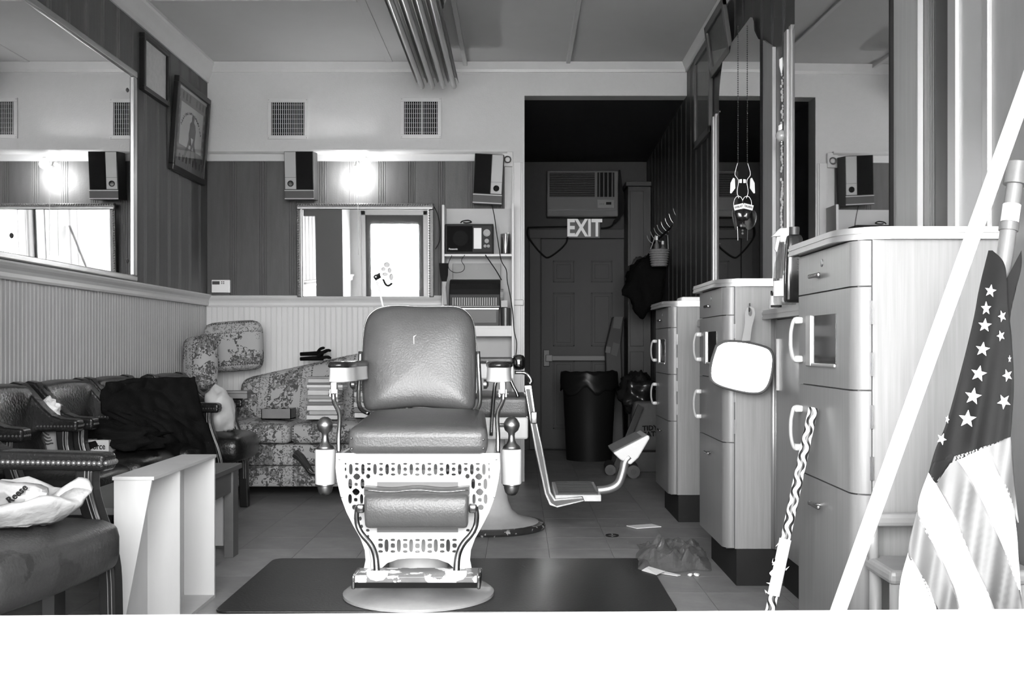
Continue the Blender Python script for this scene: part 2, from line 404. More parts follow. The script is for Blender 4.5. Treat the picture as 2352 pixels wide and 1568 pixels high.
# pilaster with rosette block at the hall opening
cs = tag(thing('trim_8', 'white door casing with a round rosette corner block', None, (W(1187, 0, DB).x, DB - .01, 0)), kind='structure')
xa, xb = W(1176, 0, DB).x, XJ
MB().box(xa, xb, DB - .02, DB + .001, 0, 2.36).box(xa + .012, xb - .012, DB - .026, DB - .018, 0, 2.36).build('casing_board', M_trim, cs, bevel=.003)
rb = W(1166, 368, DB)
MB().box(rb.x - .04, rb.x + .04, DB - .03, DB, rb.z - .05, rb.z + .06).build('rosette_block', M_trim, cs, bevel=.004)
MB().lathe([(.034, 0), (.034, .006), (.028, .006), (.026, .001), (.020, .001), (.016, .006), (.001, .007)], (0, 0, 0), 24, frameM((rb.x, DB - .029, rb.z), (1, 0, 0), (0, 0, 1))).build('rosette', M_trim, cs, smooth='auto')
MB().box(xa - .006, xb + .006, DB - .04, DB, 1.30, 1.345).build('casing_cap', M_trim, cs, bevel=.006)
struct(MB().box(XJ, XJ + .012, DB - .012, DB + .15, 0, 2.855).build('trim_9', M_trim), 'painted jamb of the hall opening')
# exit door
ed = tag(thing('door_2', 'grey six-panel exit door at the end of the hall', None, (W(1341, 0, DH).x, DH, 0)), kind='structure')
da, db = W(1244, 0, DH).x, W(1438, 0, DH).x; dz = 2.035
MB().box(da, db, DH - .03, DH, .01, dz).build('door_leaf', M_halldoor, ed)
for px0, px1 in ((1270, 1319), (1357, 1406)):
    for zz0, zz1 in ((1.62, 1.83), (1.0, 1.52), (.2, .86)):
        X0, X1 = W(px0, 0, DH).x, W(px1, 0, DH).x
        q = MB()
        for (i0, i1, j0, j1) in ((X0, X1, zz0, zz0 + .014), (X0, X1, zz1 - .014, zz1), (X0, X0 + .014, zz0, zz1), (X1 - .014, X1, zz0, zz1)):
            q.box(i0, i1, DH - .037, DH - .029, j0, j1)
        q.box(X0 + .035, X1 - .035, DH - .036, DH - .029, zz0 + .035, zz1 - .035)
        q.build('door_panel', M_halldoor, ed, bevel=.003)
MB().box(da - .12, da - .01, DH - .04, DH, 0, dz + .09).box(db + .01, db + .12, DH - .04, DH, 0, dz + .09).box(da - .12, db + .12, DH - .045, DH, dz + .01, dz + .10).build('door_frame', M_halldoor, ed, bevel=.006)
zb = W(0, 822, DH).z
MB().box(W(1248, 0, DH).x, W(1262, 0, DH).x, DH - .06, DH - .03, zb - .08, zb + .08).build('latch_plate', M_dark, ed, bevel=.004)
MB().rbox(W(1254, 0, DH).x, W(1400, 0, DH).x, DH - .10, DH - .06, zb - .027, zb + .027, .008, 2).build('panic_bar', mat('dull_bar', .1, .5), ed)
MB().rbox(W(1253, 0, DH).x, W(1268, 0, DH).x, DH - .105, DH - .03, zb - .032, zb + .032, .006, 2).build('bar_bracket', mat('dull_bracket', .16, .5), ed)
# ---------------------------------------------------------------- barber stations on the right wall
XF = .857
def front_path(xf, d0, d1, r, x_end, n=6):
    "plan line of a cabinet front: from the hinge line on the near face round the corner and along the front"
    p = [(x_end, d0), (xf + r, d0)]
    p += [(xf + r - r * math.sin(a), d0 + r - r * math.cos(a)) for a in [math.pi / 2 * k / n for k in range(1, n)]]
    return p + [(xf, d0 + r), (xf, d1)]
def shell(xf, d0, d1, r, x_end, th, z0, z1):
    o = front_path(xf, d0, d1, r, x_end); i = front_path(xf + th, d0 + th, d1, r - th, x_end)
    return MB().prism([(x, y, z0) for x, y in o + i[::-1]], (0, 0, z1 - z0))
def cabinet(d0, d1, zt, label, win=True):
    t = thing('station_cabinet', label, 'cabinet', (1.05, (d0 + d1) / 2, 0), group='tall station cabinets along the right wall')
    xh, r, xb = .902, .042, XR - .004
    zt0 = zt - .032
    MB().box(XF + .014, xb, d0 + .013, d1, .155, zt0).build('carcass', M_lamd, t)
    MB().box(xh + .003, xb, d0, d0 + .012, .155, zt0).build('side_panel', M_lam, t, bevel=.001)
    MB().box(xh + .01, xb, d0 + .004, d1, 0, .155).build('kick_board', M_kick, t)
    k = zt - 1.30
    cuts = [zt0 - .003, 1.146 + k, .88 + k, .614 + k, .155]
    for j in range(4):
        z1, z0 = cuts[j], cuts[j + 1] + .004
        dr_ = shell(XF, d0, d1, r, xh, .012, z0, z1).build('drawer' if j == 0 else 'door', M_lamf, t, smooth='auto')
        if j in (0, 3):        # small winged pull
            zc = (z0 + z1) / 2 - .012 if j == 0 else z1 - .07
            yc = d0 + .30
            MB().rbox(XF - .022, XF - .012, yc - .05, yc + .05, zc - .006, zc + .006, .004, 2).tube([(XF - .016, yc, zc), (XF + .002, yc, zc)], .006, 8).build('pull', M_chrome, dr_)
            if j == 0:
                MB().lathe([(.011, 0), (.011, .003), (.001, .004)], (0, 0, 0), 16, frameM((XF + .001, yc - .02, z1 - .035), (0, 1, 0), (0, 0, 1)) @ Matrix.Rotation(math.pi, 4, 'X')).build('lock', M_nickel, dr_)
        else:
            yc = d1 - .035; zc = (z0 + z1) / 2 + .0
            hh = .062
            MB().tube(smooth_path([(XF, yc, zc + hh), (XF - .022, yc, zc + hh), (XF - .032, yc, zc + hh * .5), (XF - .034, yc, zc), (XF - .032, yc, zc - hh * .5), (XF - .022, yc, zc - hh), (XF, yc, zc - hh)], 4), .012, 8, flat=.45).rbox(XF - .024, XF + .001, yc - .012, yc + .012, zc + hh - .014, zc + hh + .006, .005, 2).rbox(XF - .024, XF + .001, yc - .012, yc + .012, zc - hh - .006, zc - hh + .014, .005, 2).build('handle', mat('pale_handle', .4, .3), dr_, smooth='auto')
            if j == 1 and win:
                y0, y1, a, b = d0 + .145, d0 + .37, zc - .068, zc + .068
                MB().box(XF - .003, XF, y0, y1, a, b).build('glass_pane', mat('dark_window', .03, .06), dr_)
                MB().box(XF - .01, XF + .001, y1 - .004, y1 + .045, a - .01, b + .002).box(XF - .008, XF, y0, y1, a - .01, a).build('pane_trim', M_alu, dr_, bevel=.003)
        if j in (1, 2):
            for zz in (z1 - .035 - .03, z0 + .065):
                MB().box(xh - .004, xh + .006, d0 - .004, d0 + .001, zz - .03, zz + .03).tube([(xh + .001, d0 - .003, zz - .03), (xh + .001, d0 - .003, zz + .03)], .003, 6).build('hinge', M_nickel, dr_)
    ov = .028
    o = front_path(XF - ov, d0 - .012, d1 + .01, .13, xb); i = [(XF + .06, d1 + .01), (XF + .06, d0 + .05), (xb, d0 + .05)]
    MB().prism([(x, y, zt0) for x, y in [(xb, d0 + .004)] + front_path(XF - ov + .008, d0 - .004, d1 + .01, .122, xb)[1:] + [(xb, d1 + .01)]], (0, 0, .03)).build('worktop', M_lamd, t)
    band = MB()
    for q in range(4):
        e = .003 if q % 2 == 0 else 0
        oo = front_path(XF - ov - e, d0 - .012 - e, d1 + .01, .13, xb); ii = front_path(XF - ov + .008, d0 - .004, d1 + .01, .122, xb)
        band.prism([(x, y, zt0 + q * .008) for x, y in oo + ii[::-1]], (0, 0, .008))
    band.build('edge_band', M_alu, t, smooth='auto')
    return t
cabinet(2.667, 3.19, 1.305, 'tall pale woodgrain cabinet behind the flag')
cabinet(4.36, 4.93, 1.282, 'tall woodgrain cabinet that carries the hanging hand mirror')
cabinet(5.94, 6.50, 1.258, 'tall woodgrain cabinet beside the dark hall opening')
def bay(d0, d1, label):
    t = thing('counter_unit', label, 'cabinet', (1.13, (d0 + d1) / 2, 0), group='recessed counters between the tall cabinets')
    d0 += .012; d1 -= .002; x = 1.02; xb = XR - .004
    MB().box(x + .012, xb, d0, d1, 1.112, 1.15).build('worktop', M_lamd, t)
    b = MB()
    for q in range(4): b.box(x - (.003 if q % 2 == 0 else 0), x + .012, d0, d1, 1.112 + q * .0095, 1.112 + q * .0095 + .0095)
    b.build('edge_band', M_alu, t)
    MB().box(x + .06, xb, d0, d1, .16, 1.112).build('carcass', M_lamd, t)
    ym = (d0 + d1) / 2
    for (a, c, hy) in ((d0 + .002, ym - .002, ym - .06), (ym + .002, d1 - .03, ym + .06)):
        dd = MB().box(x + .046, x + .06, a, c, .165, 1.108).build('door', M_lamf, t, bevel=.001)
    dd2 = dd
    yh = d1 - .075
    hp = MB().box(x + .034, x + .046, yh - .018, yh - .012, .82, 1.03).build('handle', M_alu, dd2)
    MB().box(x + .04, x + .046, yh - .012, yh + .018, .83, .92).box(x + .04, x + .046, yh - .012, yh + .018, .95, 1.0).build('handle_plate', M_alu, dd2)
    MB().tube([(x + .042, d1 - .014, .16), (x + .042, d1 - .014, 1.11)], .011, 8).tube([(x + .048, d1 - .034, .16), (x + .048, d1 - .034, 1.11)], .006, 8).build('edge_strip', M_alu, t, smooth=True)
    MB().box(x + .09, xb, d0, d1, 0, .16).build('kick_board', M_kick, t)
bay(3.19, 4.36, 'low counter with glossy door where the spray bottle stands')
bay(4.93, 5.94, 'low counter between the hand mirror cabinet and the hall side cabinet')
def station(n0, n1, label, yaw):
    t = thing('wall_mirror', label, 'mirror', (XR - .02, (n0 + n1) / 2, 1.16), group='station mirrors on the right wall')
    L = n1 - n0; k = L / 1.06
    def sh(d): return n0 + (d - 5.29) * k
    top = [(5.29, 2.55), (5.34, 2.57), (5.38, 2.60), (5.43, 2.64), (5.44, 2.69), (5.47, 2.72), (5.52, 2.737), (6.17, 2.74), (6.24, 2.70), (6.29, 2.64), (6.33, 2.57), (6.35, 2.5)]
    poly = [(5.29, 1.30)] + top + [(6.35, 1.30)]
    MB().prism([(XR - .022, sh(a), b) for a, b in poly], (.006, 0, 0), rot((XR - .016, n0, 0), 'Z', R(yaw))).build('mirror_glass', M_mirror, t)
    MB().prism([(XR - .014, n0 - .22, 1.16), (XR - .014, n0 - .22, 2.45), (XR - .014, n0, 2.55), (XR - .014, n0, 2.0), (XR - .014, n0, 1.16)], (.012, 0, 0)).build('side_panel', M_lam, t)
    MB().prism([(XR - .014, n1, 1.16), (XR - .014, n1, 2.51), (XR - .014, n1 + .06, 2.47), (XR - .014, n1 + .16, 2.42), (XR - .014, n1 + .16, 1.16)], (.012, 0, 0)).build('side_panel', M_lam, t)
    MB().box(XR - .022, XR - .001, n1 + .16, n1 + .2, 1.16, 2.45).box(XR - .03, XR - .001, n1 + .2, n1 + .255, 1.16, 2.44).build('edge_strip', M_alu, t, bevel=.002)
    MB().box(XR - .018, XR - .001, n0 - .228, n0 - .22, 1.16, 2.45).build('edge_strip', M_alu, t)
    MB().box(XR - .026, XR - .004, n0 - .012, n0, 1.30, 2.55).build('dark_edge', M_blackmat, t)
    for zz in (1.62, 2.42):
        MB().lathe([(.012, 0), (.012, .006), (.002, .012)], (0, 0, 0), 10, frameM((XR - .02, n1 - .03, zz), (0, 0, 1), (0, 1, 0)) @ Matrix.Rotation(0, 4, 'X')).build('mirror_clip', M_nickel, t)
    MB().box(XR - .014, XR - .002, n0 + .002, n1 - .002, 1.16, 1.30).build('back_splash', M_lamd, t)
station(3.45, 4.545, 'frameless mirror with stepped top above the spray bottle counter', 1.3)
station(5.29, 6.35, 'frameless mirror with stepped top and boxing glove charm before it', .4)
wp = thing('wall_panel', 'pale cracked laminate panel edged with bright metal strips', 'wall panel', (XR - .01, 2.85, 1.16))
MB().box(XR - .014, XR - .002, 2.765, 2.93, .3, ZC - .1).build('panel_board', mat('pale_laminate', .2, .3, amt=.1, scale=(6, 6, 6)), wp)
MB().box(XR - .024, XR - .002, 2.93, 2.985, .3, ZC - .1).build('edge_strip', M_alu, wp, bevel=.002)
MB().box(XR - .024, XR - .002, 2.73, 2.762, .3, ZC - .1).build('edge_strip', M_alu, wp, bevel=.002)
MB().box(XR - .012, XR - .002, 2.2, 2.728, .3, ZC - .1).build('panel_board', mat('pale_plywood', .13, .5, amt=.25, scale=(3, 14, 3)), wp)
# pictures on the right wall
def wall_pic(y0, y1, z0, z1, lean, label, m):
    t = thing('framed_picture', label, 'picture', (XR - .02, (y0 + y1) / 2, z0), group='framed pictures on the right wall')
    M = rot((XR - .004, 0, z0), 'Y', -lean)
    f = MB(); b = .045
    for q in ((y0, y1, z0, z0 + b), (y0, y1, z1 - b, z1), (y0, y0 + b, z0, z1), (y1 - b, y1, z0, z1)): f.box(XR - .03, XR - .004, q[0], q[1], q[2], q[3], M)
    f.build('frame', mat('grey_oak_frame', .07, .4, amt=.3, scale=(30, 5, 5)), t, bevel=.004)
    MB().box(XR - .016, XR - .008, y0 + b, y1 - b, z0 + b, z1 - b, M).build('print', m, t)
    MB().box(XR - .0185, XR - .0175, y0 + b, y1 - b, z0 + b, z1 - b, M).build('glazing', glass('picture_glass', .95, .12), t)
wall_pic(6.68, 7.28, 2.37, 2.99, 0, 'framed picture under the crown strip nearer the hall opening', mat('faded_print', .1, .6, amt=.5, scale=(9, 9, 9)))
wall_pic(6.04, 6.62, 2.70, 3.02, R(8), 'framed picture tilting forward above the station mirror', mat('faded_print_b', .07, .6, amt=.8, scale=(14, 14, 14)))
# boxing glove charm on a bead chain
ch = thing('hanging_charm', 'bead chain with mini boxing glove, tags and rings before the mirror', 'charm', (1.195, 5.75, 1.55))
def Q(px, py, x=1.195): return W(px, py, F * x / (1693 - CX))
pts = [Q(1695, y) for y in range(60, 376, 5)]
c = MB()
for p in pts: c.ball(p, .0035, 6)
c.build('bead_chain', M_dark, ch, kind='stuff')
MB().tube([Q(1695, 60), Q(1695, 375)], .001, 5).build('cord', M_dark, ch)
MB().tube(smooth_path([Q(1694, 375), Q(1688, 400), Q(1696, 415), Q(1693, 440), Q(1697, 455)], 5), .002, 6).tube([Q(1696 + 11 * math.cos(a), 468 + 18 * math.sin(a)) for a in [k * .5236 for k in range(12)]], .0018, 6, closed=True).build('rings', M_nickel, ch)
MB().prism([Q(1678, 420), Q(1684, 408), Q(1688, 410), Q(1689, 432), Q(1680, 444), Q(1677, 443)], (0, .003, 0)).build('paper_tag', M_paper, ch)
MB().prism([Q(1698, 412), Q(1704, 411), Q(1704, 420), Q(1698, 420)], (0, .003, 0)).build('paper_tag', M_paper, ch)
gm = rot(Q(1699, 490), 'Y', R(-14))
p = Q(1699, 492)
MB().rbox(p.x - .026, p.x + .022, p.y - .02, p.y + .02, p.z - .035, p.z + .03, .02, 3, M=gm).build('glove', M_blackpl, ch, smooth=True)
p = Q(1695, 476)
cu = MB().box(p.x - .027, p.x + .027, p.y - .024, p.y - .019, p.z - .014, p.z + .014, rot(p, 'Y', R(-14))).build('cuff_label', M_paper, ch)
text('cuff_lettering', 'EVERLAST', .014, rot(p, 'Y', R(-14)) @ frameM((p.x, p.y - .0245, p.z), (1, 0, 0), (0, 0, 1)), M_blackmat, cu, th=.0003, bold=.0004, sx=.72)
MB().lathe([(.052, -.003), (.055, 0), (.052, .003)], (0, 0, 0), 20, frameM(Q(1687, 505), (.35, .94, 0), (-.15, 0, 1))).build('medal', M_nickel, ch)
MB().ball(Q(1703, 518), .012, 8).ball(Q(1708, 513), .009, 8).ball(Q(1706, 529), .007, 8).ball(Q(1706, 536), .007, 8).tube([Q(1694, 520), Q(1695, 552)], .0015, 5).build('trinkets', M_nickel, ch)
# bead garland between the two mirrors
gb = thing('bead_garland', 'string of beads and charms hanging between the station mirrors', 'garland', (XR - .03, 5.0, 1.3))
def G(px, py): return W(px, py, F * (XR - .03) / (1797 - CX))
MB().tube([G(1797, 130), G(1797, 562)], .0012, 5).build('cord', M_dark, gb)
b = MB()
y = 172
while y < 560:
    if not (285 < y < 330 or 395 < y < 412):
        b.ball(G(1796 + random.uniform(-2, 2) + (3 if (y // 7) % 2 and y < 280 else 0), y), random.uniform(.004, .0075), 6, squash=1.4)
    y += 6.5
b.build('beads', mat('pearly_beads', .35, .3), gb, kind='stuff')
MB().prism([G(1793, 135), G(1798, 131), G(1799, 150), G(1797, 168), G(1793, 150)], (-.004, .01, 0)).build('white_charm', M_paper, gb)
MB().prism([G(1791, 288), G(1797, 283), G(1797, 296), G(1791, 300)], (-.004, .01, 0)).build('white_charm', M_paper, gb)
MB().ball(G(1795, 312), .028, 12).build('glass_ball', mat('glass_ball', .3, .08), gb, smooth=True)
MB().ball(G(1796, 330), .01, 8).ball(G(1796, 325), .009, 8).build('metal_beads', M_nickel, gb)
cd = MB().prism([W(1803, 440, 4.86) - Vector((.02, 0, 0)), W(1812, 430, 4.86) - Vector((.02, 0, 0)), W(1812, 452, 4.86) - Vector((.02, 0, 0)), W(1803, 462, 4.86) - Vector((.02, 0, 0))], (.003, .004, 0)).build('card', mat('grey_card', .35, .6))
tag(cd, 'small pale card tucked behind the bright metal mirror strip', 'card')
# hand mirror hanging on the middle cabinet
dm = 4.315
hm = thing('hand_mirror', 'rounded hand mirror hanging by its handle on cabinet side', 'hand mirror', W(1703, 905, dm))
out = [(1643, 792), (1665, 781), (1710, 783), (1755, 794), (1771, 806), (1775, 830), (1768, 875), (1752, 900), (1725, 905), (1680, 897), (1642, 884), (1628, 866), (1631, 830)]
HM = rot(W(1628, 840, dm), 'Z', R(-12.5))
loop = smooth_path([W(a, b, dm) for a, b in out + out[:1]], 4)[:-1]
cen = sum(loop, Vector()) / len(loop)
def scaled(k, dy): return [HM @ (cen + (p - cen) * k + Vector((0, dy, 0))) for p in loop]
MB().rings([scaled(.97, .012), scaled(1, .008), scaled(1, -.004), scaled(.965, -.009), scaled(.915, -.005)]).build('frame', mat('mirror_frame_plastic', .07, .4), hm, smooth='auto')
MB().rings([scaled(.91, -.0035), scaled(.917, -.0055), scaled(.91, -.006)]).build('mirror_glass', M_mirror, hm)
ho = [(1702, 783), (1709, 745), (1709, 720), (1713, 708), (1721, 704), (1730, 709), (1732, 722), (1724, 755), (1721, 782)]
plate('handle', [((a - CX) * dm / F, 1 - (b - CY) * dm / F) for a, b in ho], [[((a - CX) * dm / F, 1 - (b - CY) * dm / F) for a, b in ell(1721, 718, 9, 18, 10)]], .014, lambda u, v, t_: HM @ Vector((u, dm + t_, v)), mat('mirror_frame_plastic', .07), hm, bevel=.002)
hk = thing('wall_hook', 'small metal hook on cabinet side above the hand mirror', 'hook', W(1721, 712, 4.36))
MB().tube(smooth_path([W(1722, 700, 4.357), W(1722, 698, 4.32), W(1722, 712, 4.30), W(1721, 714, 4.27), W(1721, 706, 4.258)], 4), .003, 8).build('hook_wire', M_nickel, hk)
# bottles on the low counter
def bottle(name, px, py0, py1, d, prof, m, label, cat='bottle', capm=None, capz=None, lab=None):
    b = W(px, py0, d); h = W(px, py1, d).z - 1.15; b.z = 1.1505
    t = thing(name, label, cat, b)
    MB().lathe([(r_, z_ * h) for r_, z_ in prof if capz is None or z_ <= capz], b, 16).build('bottle_body', m, t, smooth='auto')
    if capz is not None: MB().lathe([(r_, z_ * h) for r_, z_ in prof if z_ >= capz], b, 14).build('cap', capm, t, smooth='auto')
    if lab: MB().lathe([(lab[0], lab[1] * h), (lab[0], lab[2] * h)], b, 16).build('paper_label', M_paper, t, smooth='auto')
bottle('small_bottle', 1783, 703, 640, 4.05, [(.02, 0), (.021, .02), (.021, .45), (.009, .6), (.009, .7), (.012, .7), (.012, 1), (.002, 1)], mat('dark_glass', .03, .12), 'small dark bottle with white label on the low counter', capm=M_blackpl, capz=.7, lab=(.0215, .08, .4))
bottle('small_bottle', 1776, 701, 668, 4.18, [(.017, 0), (.017, .55), (.008, .7), (.008, .75), (.011, .75), (.011, 1), (.002, 1)], mat('pale_plastic', .4, .4), 'tiny pale bottle standing behind the small dark bottle', capm=M_blackpl, capz=.75)
b0 = W(1803, 698, 3.78); b0.z = 1.1505
sp = thing('spray_bottle', 'clear spray bottle with white trigger head on the low counter', 'spray bottle', b0)
MB().lathe([(.038, 0), (.041, .01), (.041, .10), (.036, .15), (.02, .20), (.016, .215), (.016, .23)], b0, 18).build('bottle_body', glass('clear_plastic', .7, .1, .1, haze=.06), sp, smooth='auto')
MB().lathe([(.0415, .03), (.0415, .085)], b0, 18).build('paper_label', M_paper, sp, smooth='auto')
MB().box(b0.x - .02, b0.x + .02, b0.y - .014, b0.y + .014, b0.z + .225, b0.z + .25).prism([b0 + Vector(q) for q in ((-.05, -.012, .245), (-.02, -.012, .275), (.05, -.012, .28), (.05, -.012, .262), (.02, -.012, .25))], (0, .024, 0)).build('trigger_head', M_trim, sp, bevel=.003)
MB().prism([b0 + Vector(q) for q in ((-.03, -.005, .245), (-.018, -.005, .245), (-.03, -.005, .19), (-.038, -.005, .2))], (0, .01, 0)).build('trigger', M_trim, sp)
b1 = W(1824, 695, 3.62); b1.z = 1.1505
db_ = thing('tall_bottle', 'tall dark plastic bottle with ribbed side next to the cabinet', 'bottle', b1)
MB().rbox(b1.x - .033, b1.x + .033, b1.y - .025, b1.y + .025, b1.z, b1.z + .235, .012, 3, fn=lambda p, u, v, w: Vector((p.x * (1 - .25 * max(0, w)), p.y * (1 - .3 * max(0, w)), p.z))).build('bottle_body', M_blackpl, db_, smooth=True)
rb_ = MB()
for k in range(12): rb_.box(b1.x + .004, b1.x + .026, b1.y - .027, b1.y - .019, b1.z + .11 + k * .008, b1.z + .114 + k * .008)
rb_.build('ribs', M_dark, db_)
MB().lathe([(.018, .235), (.018, .262), (.002, .263)], b1, 14).build('cap', M_dark, db_, smooth='auto')
wt = MB().rbox(W(1560, 0, 6.2).x, W(1612, 0, 6.2).x, 6.12, 6.3, 1.2585, 1.29, .012, 3).build('folded_towel', M_paper, smooth=True)
tag(wt, 'small folded white towel on the hall side cabinet top', 'towel')
# ---------------------------------------------------------------- striped stick, white pole and flag
def rodM(a, b):
    a, b = Vector(a), Vector(b); q = (b - a).to_track_quat('Z', 'Y'); return a, q, (b - a).length
zm = mat('zebra_tape', .75, .4)
nt = zm.node_tree; N = nt.nodes; L = nt.links
tc = N.new('ShaderNodeTexCoord'); sx = N.new('ShaderNodeSeparateXYZ'); L.new(tc.outputs['Object'], sx.inputs[0])
def mth(op, a, b=None, c_=None):
    n = N.new('ShaderNodeMath'); n.operation = op
    for i, x in enumerate((a, b, c_)):
        if x is None: continue
        if isinstance(x, (int, float)): n.inputs[i].default_value = x
        else: L.new(x, n.inputs[i])
    return n.outputs[0]
ang = mth('MULTIPLY', mth('ARCTAN2', sx.outputs[1], sx.outputs[0]), 4 / (2 * math.pi))
wv = mth('MULTIPLY', mth('SINE', mth('MULTIPLY', sx.outputs[2], 125)), .3)
v = mth('FRACT', mth('ADD', mth('ADD', mth('MULTIPLY', sx.outputs[2], 9), ang), wv))
mx = N.new('ShaderNodeMix'); L.new(mth('GREATER_THAN', v, .52), mx.inputs[0]); mx.inputs[2].default_value = .75; mx.inputs[3].default_value = .012
L.new(mx.outputs[0], N['Principled BSDF'].inputs['Base Color'])
def rod(name, a, b, r, m, parent, prof=None):
    a, q, ln = rodM(a, b)
    o = MB().lathe(prof or [(r, 0), (r, ln), (.001, ln + .002)], (0, 0, 0), 16).build(name, m, parent or None, smooth='auto')
    if parent is not None: o.location = a - Vector(parent['wloc']) if 'wloc' in parent else a
    else: o.location = a
    o.rotation_mode = 'QUATERNION'; o.rotation_quaternion = q
    return o
zt_, zb_ = W(1868, 937, 2.95), Vector((.628, 2.85, 0.0))
zs = thing('striped_stick', 'stick with wavy black and white tape leaning on the pale cabinet', 'stick', zb_)
rod('stick_shaft', zb_, zt_, .0135, zm, zs)
def along(t): return zb_.lerp(zt_, t)
def tz(y): return next(k / 500 for k in range(500) if (lambda p: CY + (1 - p.z) * F / p.y)(along(k / 500)) < y)
t0_, t1_ = tz(1368), tz(1238)
rod('paper_wrap', along(t0_), along(t1_), .0165, M_paper, zs)
for k in range(9):
    c = along(t0_ + (t1_ - t0_) * (k + .5) / 9) + Vector((random.choice((-1, 1)) * .017, -.004, 0))
    MB().prism([c + Vector((random.uniform(-.01, .01), 0, random.uniform(-.012, .012))) for _ in range(4)], (0, .002, 0)).build('torn_paper', M_paper, zs)
pa = W(1733, 1938, 2.1); pa.z = 0
pb = W(2352, 215, 2.12); pb2 = pa + (pb - pa) * ((XR - .03 - pa.x) / (pb.x - pa.x))
wpole = rod('white_pole', pa, pb2, .0155, M_white, None)
tag(wpole, 'plain white pole leaning across the flag against the wall', 'pole')
FD = 2.34
fg = thing('flag', 'stars and stripes flag draped round its wooden pole', 'flag', W(2270, 1700, FD))
# pole: from the floor up to the capped end
fp0 = W(2222, 1755, FD); fp0.z = 0; fp1 = W(2338, 375, FD + .05)
fp0 = fp1 + (W(2300, 640, FD + .03) - fp1).normalized() * 5; kk = fp1.z / (fp1.z - fp0.z); fp0 = fp1 + (fp0 - fp1) * kk
fg['wloc'] = list(fp0); fg.location = fp0
rod('flag_pole', fp0, fp1, .0175, mat('pole_wood', .15, .4, amt=.3, scale=(20, 20, 4)), fg)
dirp = (fp1 - fp0).normalized()
rod('pole_cap', fp1 - dirp * .05, fp1, .0255, mat('cap_wood', .12, .35, amt=.3, scale=(20, 20, 20)), fg)
def onp(y):
    lo, hi = 0, 1
    for _ in range(40):
        mid = (lo + hi) / 2; p = fp0.lerp(fp1, mid)
        if CY + (1 - p.z) * F / p.y > y: lo = mid
        else: hi = mid
    return fp0.lerp(fp1, lo)
rod('white_tape', onp(510), onp(470), .0195, M_paper, fg)
rod('pole_ferrule', onp(530), onp(512), .021, mat('cap_wood', .12), fg)
def fold(px, py):
    k = max(0, min(1, (py - 575) / 900))
    return FD - .03 - .05 * k + .035 * math.sin((px - 2190 + (py - 1000) * .22) / 26.0) * (.25 + .75 * k) + .02 * math.sin(px / 9 + py / 60) * k
def cloth(name, A, B, m, nu=16, nv=40, dy=0):
    "strip of cloth between two lines of photo pixels, hung in folds"
    A = smooth_path([Vector((a, b, 0)) for a, b in A], 8); B = smooth_path([Vector((a, b, 0)) for a, b in B], 8)
    def at(P, t):
        f_ = t * (len(P) - 1); i = min(int(f_), len(P) - 2); return P[i].lerp(P[i + 1], f_ - i)
    def fn(u, v):
        q = at(A, v).lerp(at(B, v), u); return W(q.x, q.y, fold(q.x, q.y) + dy)
    return MB().grid(fn, nu, nv).build(name, m, fg, smooth=True, solid=.002)
M_navy = mat('navy_cloth', .016, .9, spec=.08, amt=.15, scale=(30, 30, 30)); M_red = mat('red_cloth_grey', .15, .8, amt=.06, scale=(20, 20, 20)); M_wcl = mat('white_cloth', .72, .8)
cloth('canton', [(2271, 575), (2250, 660), (2237, 730), (2208, 850), (2175, 970), (2150, 1030), (2133, 1085)], [(2279, 575), (2308, 610), (2315, 700), (2324, 780), (2328, 880), (2324, 960), (2321, 1003)], M_navy, 24, 50)
cloth('canton_fold', [(2133, 1085), (2152, 1108), (2172, 1050)], [(2145, 1060), (2190, 1050), (2185, 1040)], M_navy, 6, 10, -.001)
cloth('flag_back', [(2312, 640), (2314, 690), (2318, 760)], [(2346, 575), (2345, 620), (2322, 700)], M_navy, 8, 14, .02)
EB = 1640
cloth('stripe', [(2266, 1024), (2290, 1080), (2318, 1140), (2338, 1200)], [(2321, 1003), (2326, 1060), (2330, 1120), (2340, 1200)], M_red, 10, 20)
cloth('stripe', [(2192, 1048), (2240, 1120), (2300, 1250), (2345, 1370)], [(2266, 1024), (2290, 1080), (2328, 1165), (2345, 1370)], M_wcl, 14, 30)
cloth('stripe', [(2148, 1108), (2185, 1170), (2235, 1290), (2283, 1398), (2350, EB)], [(2192, 1048), (2240, 1120), (2300, 1250), (2345, 1370), (2360, EB)], M_red, 16, 40)
cloth('stripe', [(2133, 1085), (2108, 1175), (2148, 1260), (2175, 1310), (2202, 1398), (2230, EB)], [(2140, 1092), (2148, 1108), (2200, 1200), (2235, 1290), (2283, 1398), (2350, EB)], M_wcl, 16, 40)
cloth('stripe', [(2106, 1175), (2086, 1268), (2110, 1310), (2135, 1370), (2160, 1420), (2190, EB)], [(2108, 1175), (2148, 1260), (2165, 1290), (2190, 1350), (2206, 1410), (2230, EB)], M_red, 14, 40)
cloth('stripe', [(2086, 1268), (2070, 1330), (2064, 1400), (2060, EB)], [(2086, 1268), (2110, 1310), (2150, 1395), (2190, EB)], M_wcl, 12, 30)
